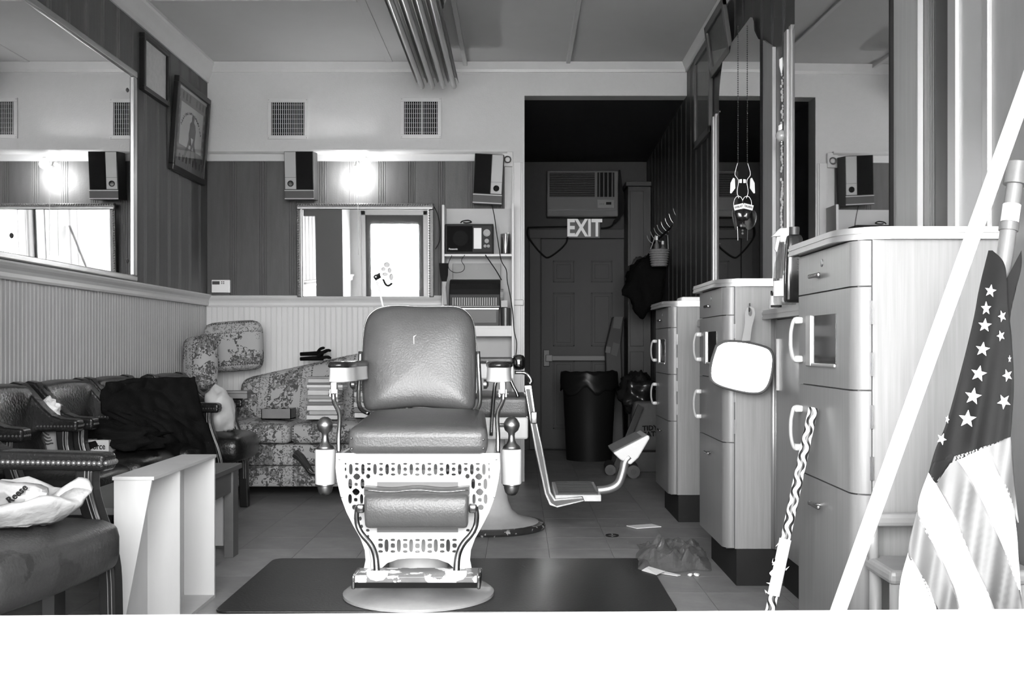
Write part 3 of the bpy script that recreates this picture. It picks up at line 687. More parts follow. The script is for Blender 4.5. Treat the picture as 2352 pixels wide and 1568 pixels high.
for (x, y, r_, a, sq) in ((2275, 668, 15, 10, .9), (2265, 708, 16, 0, .75), (2262, 747, 16, 5, 1), (2257, 802, 17, 8, 1), (2248, 858, 19, 12, 1), (2235, 910, 20, 10, 1), (2222, 962, 21, 6, 1), (2163, 1008, 14, 25, .8),
                          (2302, 726, 14, -20, .7), (2299, 771, 13, -20, .75), (2314, 862, 15, -20, .8), (2306, 922, 18, -30, .9), (2176, 963, 9, 20, .5), (2319, 824, 9, 0, .4)):
    pts = []
    for k in range(10):
        rr = r_ if k % 2 == 0 else r_ * .42; an = R(a - 90 + 36 * k)
        pts.append((x + rr * sq * math.cos(an), y + rr * math.sin(an)))
    cc = W(x, y, fold(x, y) - .004)
    vs = [cc] + [W(px, py, fold(px, py) - .004) for px, py in pts]
    MB().add(vs, [(0, 1 + k, 1 + (k + 1) % 10) for k in range(10)]).build('star', M_wcl, fg, solid=.001)
# wooden chair half hidden behind the flag
wc = thing('wooden_chair', 'pale wooden chair half hidden behind the flag', 'chair', (1.05, 2.53, 0))
M_cw = mat('chair_wood', .2, .4, amt=.3, scale=(6, 20, 6))
MB().rbox(.87, 1.22, 2.44, 2.63, .44, .475, .012, 3).build('seat', M_cw, wc)
for x in (.89, 1.19):
    for y in (2.46, 2.60):
        MB().tube([(x, y, 0), (x, y, .45)], .016, 8).build('leg', M_cw, wc, smooth=True)
for x in (.885, 1.2): MB().tube([(x, 2.6, .45), (x, 2.61, .57)], .014, 8).build('back_post', M_cw, wc, smooth=True)
MB().rbox(.87, 1.215, 2.595, 2.622, .55, .585, .012, 2).build('back_rail', M_cw, wc)
# ---------------------------------------------------------------- rubber mat and the two barber chairs
mx0, mx1, my0, my1, rr_ = -1.14, .60, 3.90, 4.88, .05
pts = []
for cx_, cy_, a0_ in ((mx1 - rr_, my1 - rr_, 0), (mx0 + rr_, my1 - rr_, 90), (mx0 + rr_, my0 + rr_, 180), (mx1 - rr_, my0 + rr_, 270)):
    pts += [(cx_ + rr_ * math.cos(R(a0_ + k * 18)), cy_ + rr_ * math.sin(R(a0_ + k * 18)), 0.0003) for k in range(6)]
mt = MB().prism(pts, (0, 0, .0115)).build('floor_mat', M_rubber, bevel=.005)
tag(mt, 'dark glossy rubber mat under the front facing barber chair', 'floor mat')
D0, X0 = 4.17, -.396
C1 = thing('barber_chair', 'white porcelain barber chair facing the window, perforated apron below its seat', 'barber chair', (X0, D0, .012), group='vintage barber chairs')
def Lp(px, py, ly): return W(px, py, D0 + ly)
def mirr(pts, c=960): return [(2 * c - a, b) for a, b in pts[::-1]]
# base and column
MB().lathe([(.30, .013), (.30, .024), (.285, .034), (.2, .05), (.14, .075), (.12, .1)], (X0, D0, 0), 48).build('base_disc', mat('grey_porcelain', .42, .25, amt=.3, scale=(6, 6, 6), coat=.4), C1, smooth='auto')
MB().lathe([(.12, .1), (.115, .16), (.11, .45), (.11, .52)], (X0, D0, 0), 32).build('column', M_porcw, C1, smooth='auto')
# perforated apron
outer = [(772, 1040), (771, 1075), (775, 1105), (783, 1140), (796, 1175), (812, 1207), (828, 1235), (838, 1262), (840, 1285), (836, 1305), (826, 1324), (866, 1324), (872, 1308), (890, 1292), (915, 1283), (940, 1281)]
outer = outer + mirr(outer)
HS = 1.14
holes = []
for k in range(12): holes.append(ell(806.3 + 27.76 * k, 1077, 7.5, 22, 12, .7))
for k in range(-1, 12):
    x = 820 + 27.76 * k; e = k in (-1, 11)
    holes.append(ell(x + (2 if k == -1 else -2 if k == 11 else 0), 1064.5, 4 if e else 9, 4, 8)); holes.append(ell(x + (2 if k == -1 else -2 if k == 11 else 0), 1077, 4 if e else 8, 8, 10))
    if 2 <= k <= 8: holes.append(ell(x, 1089, 10, 5, 8))
side = [ell(820, 1094, 15, 14, 8, 1.25), ell(796, 1094, 5, 9, 8), ell(846, 1093, 9, 10, 8), ell(805, 1110.5, 8, 21, 12, .75), ell(833, 1110, 8, 21, 12, .75), ell(818.5, 1111.5, 7, 7, 8, .6),
        ell(818, 1129, 16, 15, 8, 1.25), ell(804.5, 1145, 8, 20, 12, .8), ell(817.5, 1147, 8, 8, 8, .6), ell(815.5, 1164, 12, 11, 10), ell(831, 1145, 7, 20, 12, .8),
        ell(831, 1208, 6, 8, 8), ell(845, 1217, 8, 6, 8), ell(846, 1231, 5, 7, 8), ell(828, 1190, 6, 9, 8)]
holes += side + [mirr(h) for h in side]
for k in range(6): holes.append(ell(886.7 + 28.25 * k + 1.5, 1252, 8.5, 26, 12, .75))
for k in range(7):
    x = 872.5 + 28.3 * k + 2
    holes += [ell(x, 1239, 9.5, 5, 8, .6), ell(x, 1252, 9.5, 10, 8, .6), ell(x, 1265.5, 10, 5.5, 8, .8)]
def grow(h):
    ax_ = sum(q[0] for q in h) / len(h); ay_ = sum(q[1] for q in h) / len(h); return [(ax_ + (q[0] - ax_) * HS, ay_ + (q[1] - ay_) * HS) for q in h]
holes = [grow(h) for h in holes]
ly = -.27; k_ = (D0 + ly) / F
plate('apron', [((a - CX) * k_, 1 - (b - CY) * k_) for a, b in outer], [[((a - CX) * k_, 1 - (b - CY) * k_) for a, b in h] for h in holes], .012, lambda u, v, t_: Vector((u, D0 + ly + t_, v)), M_porc, C1, bevel=.0015)
# cast side rims of the apron, with their screws
for sd in (0, 1):
    inn = [(786, 1062), (787, 1105), (794, 1140), (806, 1175), (822, 1207), (838, 1235), (849, 1262), (853, 1285), (851, 1305), (848, 1324)]
    pl = [(772, 1040), (771, 1075), (775, 1105), (783, 1140), (796, 1175), (812, 1207), (828, 1235), (838, 1262), (840, 1285), (836, 1305), (826, 1324)] + inn[::-1] + [(783, 1040)]
    if sd: pl = mirr(pl)
    rim = MB().prism([Lp(a, b, -.275) for a, b in pl], (0, -.008, 0)).build('apron_rim', M_porc, C1, bevel=.002)
    for sx_, sy_ in ((780, 1054), (785, 1141), (829, 1222), (848, 1305)):
        p = Lp(sx_ if not sd else 1920 - sx_, sy_, -.2835)
        MB().lathe([(.0045, 0), (.004, .002), (.001, .0028)], (0, 0, 0), 10, frameM(p, (1, 0, 0), (0, 0, 1))).build('screw', M_nickel, rim, smooth='auto')
    # cast side frame running back from the rim
    xs = Lp(777 if not sd else 1143, 1040, -.27).x
    s_ = -1 if not sd else 1
    MB().prism([(xs - s_ * .004, D0 - .265, .60), (xs - s_ * .004, D0 - .265, .50), (xs - s_ * .02, D0 - .1, .46), (xs - s_ * .02, D0 + .1, .46), (xs - s_ * .004, D0 + .24, .5), (xs - s_ * .004, D0 + .24, .60)], (-s_ * .012, 0, 0)).build('side_frame', M_porc, C1)
# inset panel behind the foot rest
a, b = Lp(866, 1107, -.281), Lp(1052, 1222, -.281)
MB().box(a.x, b.x, a.y, a.y + .006, b.z, a.z).build('inset_panel', mat('apron_recess', .12, .5), C1)
# seat cushion with studs
def seatfn(p, u, v, w):
    p = p.copy(); p.x *= 1 - .10 * max(0, (v + 1) / 2); p.z += .04 * (v + 1) / 2 * (w > 0); return p
a, b = Lp(797, 1045, -.30), Lp(1121, 985, -.30)
st = MB().rbox(a.x, b.x, D0 - .30, D0 + .20, a.z, b.z + .004, .03, 8, crown=.03, fn=seatfn).build('seat', M_leath, C1, smooth=True)
MB().box(a.x + .02, b.x - .02, D0 - .26, D0 + .22, .56, a.z + .002).build('seat_frame', M_porc, C1, bevel=.01)
for px, py in ((807, 1006), (808, 1030), (1110, 1009), (1110, 1029)):
    MB().ball(Lp(px, py, -.3005), .0042, 8).build('stud', M_nickel, st, smooth=True)
# backrest
def puff(outline, rings, fn): return MB().rings([[fn(x, z, k, y) for x, z in outline] for k, y in rings])
oc = [(833, 915), (832, 830), (835, 770), (843, 733), (862, 712), (890, 703), (925, 702), (960, 704)]
oc = oc + [(1000, 704), (1040, 704), (1066, 712), (1085, 735), (1092, 775), (1094, 830), (1093, 915), (1087, 937), (1070, 943), (1010, 938), (962, 934), (915, 938), (855, 943), (838, 935)]
ol = smooth_path([Vector((a, b, 0)) for a, b in oc + oc[:1]], 4)[:-1]
cb = (962, 830)
def backpt(x, y, k, dy):
    px, py = cb[0] + (x - cb[0]) * k, cb[1] + (y - cb[1]) * k
    return W(px, py, D0 + .22 + dy + (940 - py) * .00035)
bk = MB().rings([[backpt(p.x, p.y, k, dy) for p in ol] for k, dy in ((.5, .055), (.93, .05), (.985, .04), (1, .02), (1, .005), (.985, -.012), (.95, -.026), (.87, -.038), (.7, -.048), (.45, -.054), (.2, -.056), (.02, -.057))]).build('backrest', M_leath, C1, smooth=True)
rimp = [backpt(p.x, p.y, 1.004, .03) for p in ol if p.y < 925]
k0 = max(range(len(rimp)), key=lambda i: (rimp[i] - rimp[i - 1]).length); rimp = rimp[k0:] + rimp[:k0]
MB().tube(rimp, .0024, 8).build('chrome_piping', M_chrome, bk, smooth=True)
# a small tear and a light patch at the foot of the back
MB().prism([backpt(950, 772, 1, -.0475), backpt(958, 768, 1, -.0475), backpt(952, 774, 1, -.0475), backpt(952, 790, 1, -.0475), backpt(950.5, 790, 1, -.0475)], (0, -.012, 0)).build('scratch', mat('scratch', .5, .7), bk)
for sd in (0, 1):
    f = (lambda x: x) if not sd else (lambda x: 1926 - x)
    MB().tube(smooth_path([W(f(828), 807, D0 + .24), W(f(826), 850, D0 + .23), W(f(824), 890, D0 + .22), W(f(824), 925, D0 + .2), W(f(832), 942, D0 + .18), W(f(846), 949, D0 + .15)], 4), .009, 8).build('back_bracket', M_chrome, C1, smooth=True)
    MB().lathe([(.02, 0), (.02, .012), (.008, .02)], (0, 0, 0), 12, frameM(W(f(815), 882, D0 + .2), (0, 1, 0), (0, 0, 1)) @ (Matrix.Rotation(math.pi, 4, 'X') if not sd else Matrix())).build('back_knob', M_nickel, C1, smooth='auto')
# arms: porcelain, black pads, chrome brackets
for sd in (0, 1):
    s_ = -1 if not sd else 1
    ax = Lp(771 if not sd else 1153, 0, -.18).x
    def plan(k, w_): # outline of the arm seen from above, bulged at the front
        o = []
        for q in range(28):
            t_ = 2 * math.pi * q / 28; yy = math.sin(t_); ww = w_ * (1 if yy < 0 else .82)
            o.append(Vector((ax - s_ * .012 - s_ * .035 * max(0, yy) + ww * math.copysign(abs(math.cos(t_)) ** .6, math.cos(t_)), D0 + .0 + .22 * k * math.copysign(abs(yy) ** .7, yy), 0)))
        return o
    def ring(k, w_, z): return [p + Vector((0, 0, z)) for p in plan(k, w_)]
    MB().rings([ring(.97, .046, .862), ring(1, .052, .866), ring(.985, .049, .874), ring(.975, .047, .90), ring(.98, .048, .918), ring(.95, .044, .92)]).build('arm', M_porcw, C1, smooth='auto')
    pd = MB().rings([ring(.96, .047, .917), ring(1.0, .053, .922), ring(1.0, .053, .932), ring(.96, .047, .94), ring(.8, .03, .942)]).build('arm_pad', M_blackpl, C1, smooth=True)
    f = (lambda x: x) if not sd else (lambda x: 1922 - x)
    MB().rbox(*sorted((Lp(f(760), 0, -.2).x, Lp(f(775), 0, -.2).x)), D0 - .215, D0 - .185, Lp(0, 905, -.2).z, .866, .004, 2).build('arm_bracket', M_chrome, C1)
    MB().box(*sorted((Lp(f(757), 0, -.2).x, Lp(f(762), 0, -.2).x)), D0 - .212, D0 - .188, Lp(0, 912, -.2).z, Lp(0, 893, -.2).z).box(*sorted((Lp(f(772), 0, -.2).x, Lp(f(777), 0, -.2).x)), D0 - .212, D0 - .188, Lp(0, 912, -.2).z, Lp(0, 893, -.2).z).build('clevis', M_chrome, C1, bevel=.002)
    MB().tube([Lp(f(754), 905, -.2), Lp(f(779), 905, -.2)], .005, 8).build('clevis_pin', M_chrome, C1)
    MB().tube(smooth_path([Lp(f(765), 893, -.2), Lp(f(766), 915, -.2), Lp(f(770), 928, -.21), Lp(f(778), 945, -.225), Lp(f(780), 965, -.24), Lp(f(778), 1000, -.26), Lp(f(778), 1040, -.272)], 5), .0085, 8, flat=.8).build('arm_strut', M_chrome, C1, smooth=True)
    # side grip: chrome ball, bell, white cylinder, chrome end
    gx = Lp(f(747), 0, -.08)
    def gz(py): return Lp(0, py, -.08).z
    pr = [(.003, gz(956)), (.012, gz(957.5)), (.022, gz(962)), (.0315, gz(972)), (.032, gz(978)), (.026, gz(988)), (.014, gz(994)), (.0125, gz(1000)), (.0135, gz(1010)), (.02, gz(1018)), (.032, gz(1024)), (.036, gz(1031))]
    MB().lathe(pr[::-1], (gx.x, D0 - .08, 0), 24).build('grip_knob', M_nickel, C1, smooth=True)
    MB().lathe([(.037, gz(1111)), (.0395, gz(1109)), (.0395, gz(1034)), (.037, gz(1031))], (gx.x, D0 - .08, 0), 24).build('grip_sleeve', M_porc, C1, smooth='auto')
    MB().lathe([(.002, gz(1138)), (.016, gz(1136)), (.025, gz(1130)), (.03, gz(1120)), (.03, gz(1116)), (.034, gz(1114)), (.034, gz(1110))], (gx.x, D0 - .08, 0), 24).build('grip_end', M_nickel, C1, smooth='auto')
    MB().tube([(gx.x, D0 - .08, gz(976)), (gx.x - s_ * .06, D0 - .08, gz(976))], .008, 8).build('grip_stud', M_chrome, C1)
# leg rest: leather pad with wavy top, chrome legs, worn foot plate
a, b = Lp(836, 1213, -.36), Lp(1077, 1137, -.36)
pad = MB().rbox(a.x, b.x, D0 - .37, D0 - .30, a.z, b.z + .004, .014, 6, fn=lambda p, u, v, w: Vector((p.x * (1 - .012 * (1 - w)), p.y - .012 * (1 - w * w) * (v < 0), p.z))).build('calf_pad', M_leath, C1, smooth=True)
def wav(px): return 1126 - 2.2 * math.cos((px - 957) / 125 * 2 * math.pi)
tp = MB(); n = 24
for i, (e, dz) in enumerate(((0, 0),)):
    def fn(u, v): 
        px = 836 + 241 * u; return Lp(px, wav(px) - 8 + 20 * v, -.355 + (0 if v < .99 else 0))
    g = [[], []]
    vs = [Lp(836 + 241 * k / n, wav(836 + 241 * k / n) - 6, -.33) for k in range(n + 1)] + [Lp(836 + 241 * k / n, 1137, -.36) for k in range(n + 1)][::-1]
    tp.prism(vs, (0, .05, 0))
tpo = tp.build('pad_cap', mat('worn_leather', .08, .45, amt=.4, scale=(40, 40, 40)), C1)
MB().tube([Lp(838 + 237 * k / n, wav(838 + 237 * k / n) + 1, -.362) for k in range(n + 1)], .0016, 6).build('bead_trim', M_chrome, tpo, smooth=True)
fa, fb = Lp(808, 1349, -.42), Lp(1104, 1322, -.42)
MB().box(fa.x, fb.x, D0 - .43, D0 - .28, Lp(0, 1337, -.42).z, fb.z).build('foot_plate', mat('peeling_paint', .16, .4, amt=.3, scale=(20, 20, 20), spots=(16, .53, .75)), C1, bevel=.004)
MB().box(fa.x + .012, fb.x - .012, D0 - .428, D0 - .30, fa.z, Lp(0, 1337, -.42).z).build('foot_edge', M_blackmat, C1)
for x in (fa.x, fb.x - .014): MB().rbox(x, x + .014, D0 - .436, D0 - .3, fa.z - .004, fb.z + .004, .006, 2).build('plate_end', M_chrome, C1, smooth=True)
for sd in (0, 1):
    f = (lambda x: x) if not sd else (lambda x: 1914 - x)
    MB().rbox(*sorted((Lp(f(818), 0, -.36).x, Lp(f(837), 0, -.36).x)), D0 - .372, D0 - .335, Lp(0, 1178, -.36).z, Lp(0, 1157, -.36).z, .008, 2).build('pad_hinge', M_chrome, C1, smooth=True)
    MB().tube(smooth_path([Lp(f(821), 1163, -.36), Lp(f(819), 1185, -.36), Lp(f(822), 1208, -.36), Lp(f(833), 1228, -.365), Lp(f(848), 1245, -.375), Lp(f(858), 1262, -.385), Lp(f(864), 1285, -.4), Lp(f(866), 1326, -.42)], 5), [.0085 + .004 * k / 35 for k in range(36)], 10).build('rest_leg', M_chrome, C1, smooth=True)
    MB().prism([Lp(f(x_), y_, -.432) for x_, y_ in ((841, 1311), (893, 1311), (890, 1323), (880, 1333), (864, 1335), (850, 1331), (842, 1322))], (0, .012, 0)).build('rest_flange', M_porcw, C1, bevel=.003)
# pump lever
MB().tube(smooth_path([W(735, 1090, D0 + .05), W(716, 1088, D0 + .12), W(706, 1075, D0 + .2)], 4), .009, 8).build('pump_lever', M_chrome, C1, smooth=True)
MB().tube(smooth_path([W(716, 1088, D0 + .17), W(705, 1070, D0 + .2), W(692, 1052, D0 + .23), W(683, 1044, D0 + .25), W(678, 1040, D0 + .255)], 4), [.012 + .0085 * math.sin(min(1, k / 14) * 1.57) for k in range(16)] + [.008], 12).build('lever_grip', M_blackpl, C1, smooth=True)
# ------------------ second chair, turned to the stations
E0, EX = 5.77, -.154
C2 = thing('barber_chair', 'barber chair turned to the mirrors with ribbed foot rest swung out', 'barber chair', (EX, E0, 0), group='vintage barber chairs')
MB().lathe([(.30, 0), (.305, .012), (.295, .03), (.27, .034)], (EX, E0, 0), 40).build('base_ring', mat('dark_base_ring', .03, .4, amt=.3, scale=(20, 20, 20), spots=(30, .62, .4)), C2, smooth='auto')
MB().lathe([(.272, .033), (.22, .045), (.16, .065), (.12, .1), (.1, .15), (.088, .22), (.082, .4), (.082, .51)], (EX, E0, 0), 32).build('column', M_porcw, C2, smooth='auto')
nd, fd = 5.50, 6.04
sx0, sx1 = -.42, W(1213, 0, nd).x
MB().box(sx0, sx1, nd, fd, .51, .626).build('seat_frame', M_porc, C2, bevel=.012)
MB().box(sx0 + .05, W(1192, 0, nd).x, nd - .004, nd + .002, W(0, 992, nd).z, W(0, 978, nd).z).build('frame_inlay', M_porcw, C2)
MB().rbox(sx0, sx1 + .002, nd + .005, fd - .005, .626, .735, .02, 6, crown=.02).build('seat', M_leath, C2, smooth=True)
MB().rbox(sx0 - .1, sx0 - .01, nd + .03, fd - .03, .74, 1.12, .04, 6, fn=lambda p, u, v, w: p + Vector((-.05 * w, 0, 0))).build('backrest', M_leath, C2, smooth=True)
for sd, dd in ((0, nd - .03), (1, fd + .03)):
    z1, z0 = W(0, 820, dd).z, W(0, 834, dd).z
    MB().rbox(-.40, W(1178, 0, dd).x, dd - .05, dd + .05, z0, z1, .012, 4).build('arm_pad', M_leath, C2, smooth=True)
    MB().rbox(W(1176, 0, dd).x, W(1206, 0, dd).x, dd - .055, dd + .055, W(0, 850, dd).z, W(0, 814, dd).z, .028, 4).build('arm_cap', mat('dark_chrome', .12, .14, 1), C2, smooth=True)
    MB().box(-.38, W(1180, 0, dd).x, dd - .04, dd + .04, W(0, 870, dd).z, z0).build('arm', M_porcw, C2, bevel=.008)
    MB().tube(smooth_path([W(1182, 855, dd), W(1205, 856, dd), W(1216, 866, dd), W(1220, 876, dd), W(1216, 881, dd)], 4), [.01] * 6 + [.014] * 8 + [.016] * 3, 10).build('arm_scroll', M_chrome, C2, smooth=True)
    MB().tube(smooth_path([W(1172, 870, dd), W(1178, 885, dd), W(1186, 900, dd), W(1190, 912, dd)], 3), .009, 8).build('arm_bracket', M_chrome, C2, smooth=True)
    # side bar of the leg rest
    bar = [(1204, 885), (1221, 884), (1232, 962), (1247, 1030), (1266, 1130), (1276, 1145), (1338, 1140), (1343, 1151), (1280, 1166), (1262, 1160), (1251, 1135), (1228, 1030), (1216, 960)]
    inn = [(1208, 893), (1217, 893), (1228, 962), (1243, 1030), (1261, 1132), (1273, 1150), (1338, 1144), (1340, 1148), (1278, 1162), (1266, 1155), (1255, 1132), (1233, 1030), (1220, 962)]
    sb = MB().prism([W(a_, b_, dd) for a_, b_ in bar], (0, .02, 0)).build('rest_bar', M_chrome, C2, bevel=.003)
    MB().prism([W(a_, b_, dd - .002) for a_, b_ in inn], (0, .004, 0)).build('bar_inlay', mat('dark_paint_inlay', .1, .5, amt=.5, scale=(25, 25, 25)), sb)
    MB().rbox(W(1219, 0, dd).x, W(1234, 0, dd).x, dd - .008, dd + .03, W(0, 973, dd).z, W(0, 945, dd).z, .006, 2).build('bar_sleeve', M_nickel, C2, smooth=True)
MB().tube(smooth_path([W(1140, 872, nd - .04), W(1136, 890, nd - .04), W(1131, 950, nd - .03), W(1128, 1000, nd - .03)], 4), .01, 8).build('side_lever', M_chrome, C2, smooth=True)
# ribbed foot plate and the swung-out pad
n2, f2 = nd + .0, fd + .0
p0, p1, p2, p3 = W(1268, 1120, f2), W(1365, 1108, f2), W(1380, 1128, n2), W(1310, 1142, n2)
fpA, fpB = W(1275, 1140, n2), W(1381, 1128, n2); fpA.z = fpB.z = W(0, 1134, n2).z
MB().box(fpA.x, fpB.x, n2, f2, fpA.z - .04, fpA.z - .006).build('foot_plate', M_porcw, C2, bevel=.004)
for k in range(14):
    y = n2 + .03 + k * (f2 - n2 - .06) / 13
    MB().box(fpA.x + .02, fpB.x - .02, y - .01, y + .01, fpA.z - .007, fpA.z + .001).build('rib', mat('ribbed_rubber', .06, .6, amt=.4, scale=(30, 30, 30)), C2)
for dd in (n2 + .06, f2 - .14):
    MB().tube(smooth_path([W(1372, 1126, dd), W(1400, 1122, dd), W(1420, 1110, dd), W(1430, 1085, dd), W(1436, 1060, dd), W(1446, 1048, dd)], 5), .023, 12).build('pad_arm', mat('satin_metal', .5, .42, .9), C2, smooth=True)
# the pad itself: sloping ribbed top over a white casting
pa_, pb_ = W(1408, 1040, n2 + .04), W(1478, 1004, n2 + .04)
ux = (pb_ - pa_).normalized(); uy = Vector((0, 1, 0)); PM = frameM(pa_, ux, uy); ln = (pb_ - pa_).length
MB().prism([PM @ Vector(q) for q in ((0, 0, 0), (ln + .03, 0, 0), (ln + .03, 0, -.02), (ln * .6, 0, -.085), (ln * .3, 0, -.10), (ln * .1, 0, -.05))], (0, .34, 0)).build('pad_casting', M_porc, C2, bevel=.012, seg=3)
for k in range(12): MB().box(.004 , ln - .004, .01 + k * .027, .01 + k * .027 + .019, 0, .007, PM).build('rib', mat('ribbed_rubber', .16), C2)
# ------------------ openwork headed stick behind the first chair
hs = W(880, 700, 5.1); hb = hs + (W(880, 700, 5.1) - W(866, 640, 5.1)).normalized() * 3; tq = hs.z / (hs.z - hb.z); hb = hs + (hb - hs) * tq
ws = thing('openwork_stick', 'thin white rod with oval openwork metal head behind the barber chair', 'stick', hb)
MB().tube([hb, W(866, 645, 5.1)], .0055, 8).build('rod', M_white, ws, smooth=True)
MB().ball(W(864, 636, 5.1), .014, 10).tube([W(860, 640, 5.1), W(876, 630, 5.1)], .013, 8).build('clamp', M_blackpl, ws)
hd = 5.06
ov = [(885, 600), (895, 604), (903, 618), (907, 632), (908, 645), (902, 650), (888, 645), (875, 636), (873, 622), (877, 608)]
ovs = [(p.x, p.y) for p in smooth_path([Vector((a_, b_, 0)) for a_, b_ in ov + ov[:1]], 3)[:-1]]
hl = [ell(889, 608, 14, 12, 8), ell(881, 618, 10, 9, 8), ell(895, 621, 9, 12, 8), ell(885, 630, 13, 8, 8), ell(899, 636, 9, 15, 8)]
kk_ = hd / F
plate('openwork_plate', [((a_ - CX) * kk_, 1 - (b_ - CY) * kk_) for a_, b_ in ovs], [[((a_ - CX) * kk_, 1 - (b_ - CY) * kk_) for a_, b_ in h] for h in hl], .006, lambda u, v, t_: Vector((u, hd + t_, v)), M_white, ws)
MB().rings([[W(890 + (x - 890) * k, 626 + (y - 626) * k, hd + dy) for x, y in ovs] for k, dy in ((1, .006), (1, .03), (.8, .05))]).tube(smooth_path([W(880, 640, hd + .01), W(885, 652, hd + .01), W(892, 656, hd + .01), W(901, 650, hd + .01)], 3), .006, 8).build('head_shell', M_blackpl, ws)
# ------------------ litter on the floor
def floorpt(px, py, z=.002):
    d = F / (py - CY) * (1 - z); p = W(px, py, d); p.z = z; return p
pp = MB().prism([floorpt(1439, 1208, .003), floorpt(1462, 1214, .003), floorpt(1519, 1210, .003), floorpt(1497, 1204, .003)], (0, 0, .004)).build('envelope', M_paper)
tag(pp, 'flat white envelope lying on the tiles by the cabinets', 'envelope')
pp = MB().prism([floorpt(1474, 1310, .013), floorpt(1484, 1304, .02), floorpt(1490, 1301, .02), floorpt(1527, 1312, .014), floorpt(1508, 1320, .013)], (0, 0, .002)).build('paper_sheet', M_paper)
tag(pp, 'creased white paper sheet at the corner of the mat', 'paper')
pp = MB().prism([floorpt(1517, 1317, .003), floorpt(1527, 1312, .004), floorpt(1563, 1321, .003), floorpt(1556, 1323, .003)], (0, 0, .002)).build('paper_strip', M_paper)
tag(pp, 'narrow white paper strip beside the creased paper sheet', 'paper')
tis = MB()
for k in range(8):
    c = floorpt(random.uniform(1580, 1602), random.uniform(1318, 1321), .006)
    tis.ball(c, random.uniform(.006, .011), 6, squash=.6)
tag(tis.build('crumpled_tissue', M_paper, kind='stuff'), 'crumpled white tissue scraps on the tiles by the cabinet', 'tissue', kind='stuff')
rg = floorpt(1406, 1229, .004)
ring_ = MB().tube([rg + Vector((.032 * math.cos(a_), .032 * math.sin(a_), 0)) for a_ in [k * math.pi / 10 for k in range(20)]], .004, 6, closed=True).build('rubber_ring', M_blackpl, smooth=True)
tag(ring_, 'small black rubber ring lying on the tiles', 'ring')
# crumpled clear plastic sheet
c0 = floorpt(1545, 1285, 0)
def film(u, v):
    px = 1462 + 172 * u; py = 1312 - 62 * v
    edge = min(u, 1 - u, v, 1 - v) * 4
    px += 14 * nz((u * 3, v * 3, 1)); py += 8 * nz((u * 3, v * 3, 5))
    p = floorpt(px, py, .004); p.x = min(p.x, .885); p.z = .006 + min(1, edge) * (.03 + .05 * abs(nz((u * 5, v * 4, 3))) + .035 * (nz((u * 11, v * 9, 7)) + .5)) ; return p
fo = MB().grid(film, 30, 22).build('plastic_film', glass('clear_film', .62, .16, .22, haze=.12))
tag(fo, 'crumpled sheet of clear plastic on the floor by the cabinet base', 'plastic sheet')
# ---------------------------------------------------------------- waiting chairs along the left wall
NAIL = MB().ball((0, 0, 0), .0075, 8)
def armchair(label, loc, rotz, w=.58, La=.34, nails='stuff', seat_x=.56, seatm=None):
    t = thing('leather_armchair', label, 'armchair', loc, rotz, 'black leather armchairs along the wall')
    hw = w / 2
    MB().rbox(.07, seat_x, -hw + .045, hw - .045, .325, .475, .05, 6, crown=.035, fn=lambda p, u, v, k: Vector((p.x + .03 * (1 - v * v) * (u > 0) * u, p.y, p.z))).build('seat', seatm or M_black, t, smooth=True)
    MB().box(.09, seat_x - .12, -hw + .09, hw - .09, .31, .36).build('seat_rail', M_blackwood, t, bevel=.006)
    MB().rbox(0, .10, -hw + .02, hw - .02, .42, .84, .045, 6, fn=lambda p, u, v, k: p + Vector((.05 * (1 - k) - .02 + .03 * v * v, 0, -.012 * v * v * (k > 0)))).build('backrest', M_black, t, smooth=True)
    for sd in (-1, 1):
        y = sd * (hw - .035)
        prof = [(-.012, .825), (.03, .842), (.065, .835), (.095, .805), (.13, .765), (.165, .725), (.20, .695), (.24, .68), (La - .02, .675), (La, .67), (La, .627), (La - .01, .62), (.05, .62), (.0, .60)]
        arm = MB().prism([(a, y - .04, b) for a, b in prof], (0, .08, 0)).build('arm', M_black, t, bevel=.012, seg=3)
        if nails == 'parts':
            n = int((La - .05) / .0165); first = None
            for k in range(n):
                p = (La - .014 - k * .0165, y - .041, .645)
                if first is None: first = MB().ball((0, 0, 0), .0085, 10).build('nailhead', M_nailp, arm, smooth=True); first.location = p
                else: inst(first, arm, p)
            for k in range(5):
                inst(first, arm, (La + .001, y - .03 + k * .014, .645))
        else:
            nl = MB()
            for k in range(int((La - .03) / .015)): nl.ball((La - .01 - k * .015, y - .041, .645), .005, 6)
            for k in range(4): nl.ball((La + .001, y - .026 + k * .015, .645), .005, 6)
            nl.build('nailheads', M_nailp, arm, kind='stuff')
        fr = [(La - .105, .625), (La - .10, .56), (La - .085, .49), (La - .05, .40), (La - .03, .32), (La - .025, .18), (La - .02, 0)]
        bkk = [(La + .035, 0), (La + .03, .18), (La + .025, .32), (La + .005, .41), (La - .025, .49), (La - .045, .56), (La - .045, .625)]
        S = lambda q: [(p.x, p.y) for p in smooth_path([Vector((a, b, 0)) for a, b in q], 3)]
        post = MB().prism([(a, y - .026, b) for a, b in S(fr) + S(bkk)], (0, .052, 0)).build('front_leg', M_blackwood, t, bevel=.008)
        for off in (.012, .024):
            MB().tube([(a - off, y - .0265, b) for a, b in S(bkk)[3:]], .0018, 5).build('groove_highlight', mat('leg_highlight', .12, .3), post)  # pale lines paint highlights along the leg
        MB().prism([(.03, y - .02, 0), (.075, y - .02, 0), (.07, y - .02, .45), (.02, y - .02, .45)], (0, .04, 0)).build('rear_leg', M_blackwood, t, bevel=.004)
        nl = MB()
        for k in range(7): nl.ball((La + .004 + .0, y - sd * .029, .36 + k * .016), .004, 6)
    return t
M_nailp = mat('nailheads', .16, .28, .7)
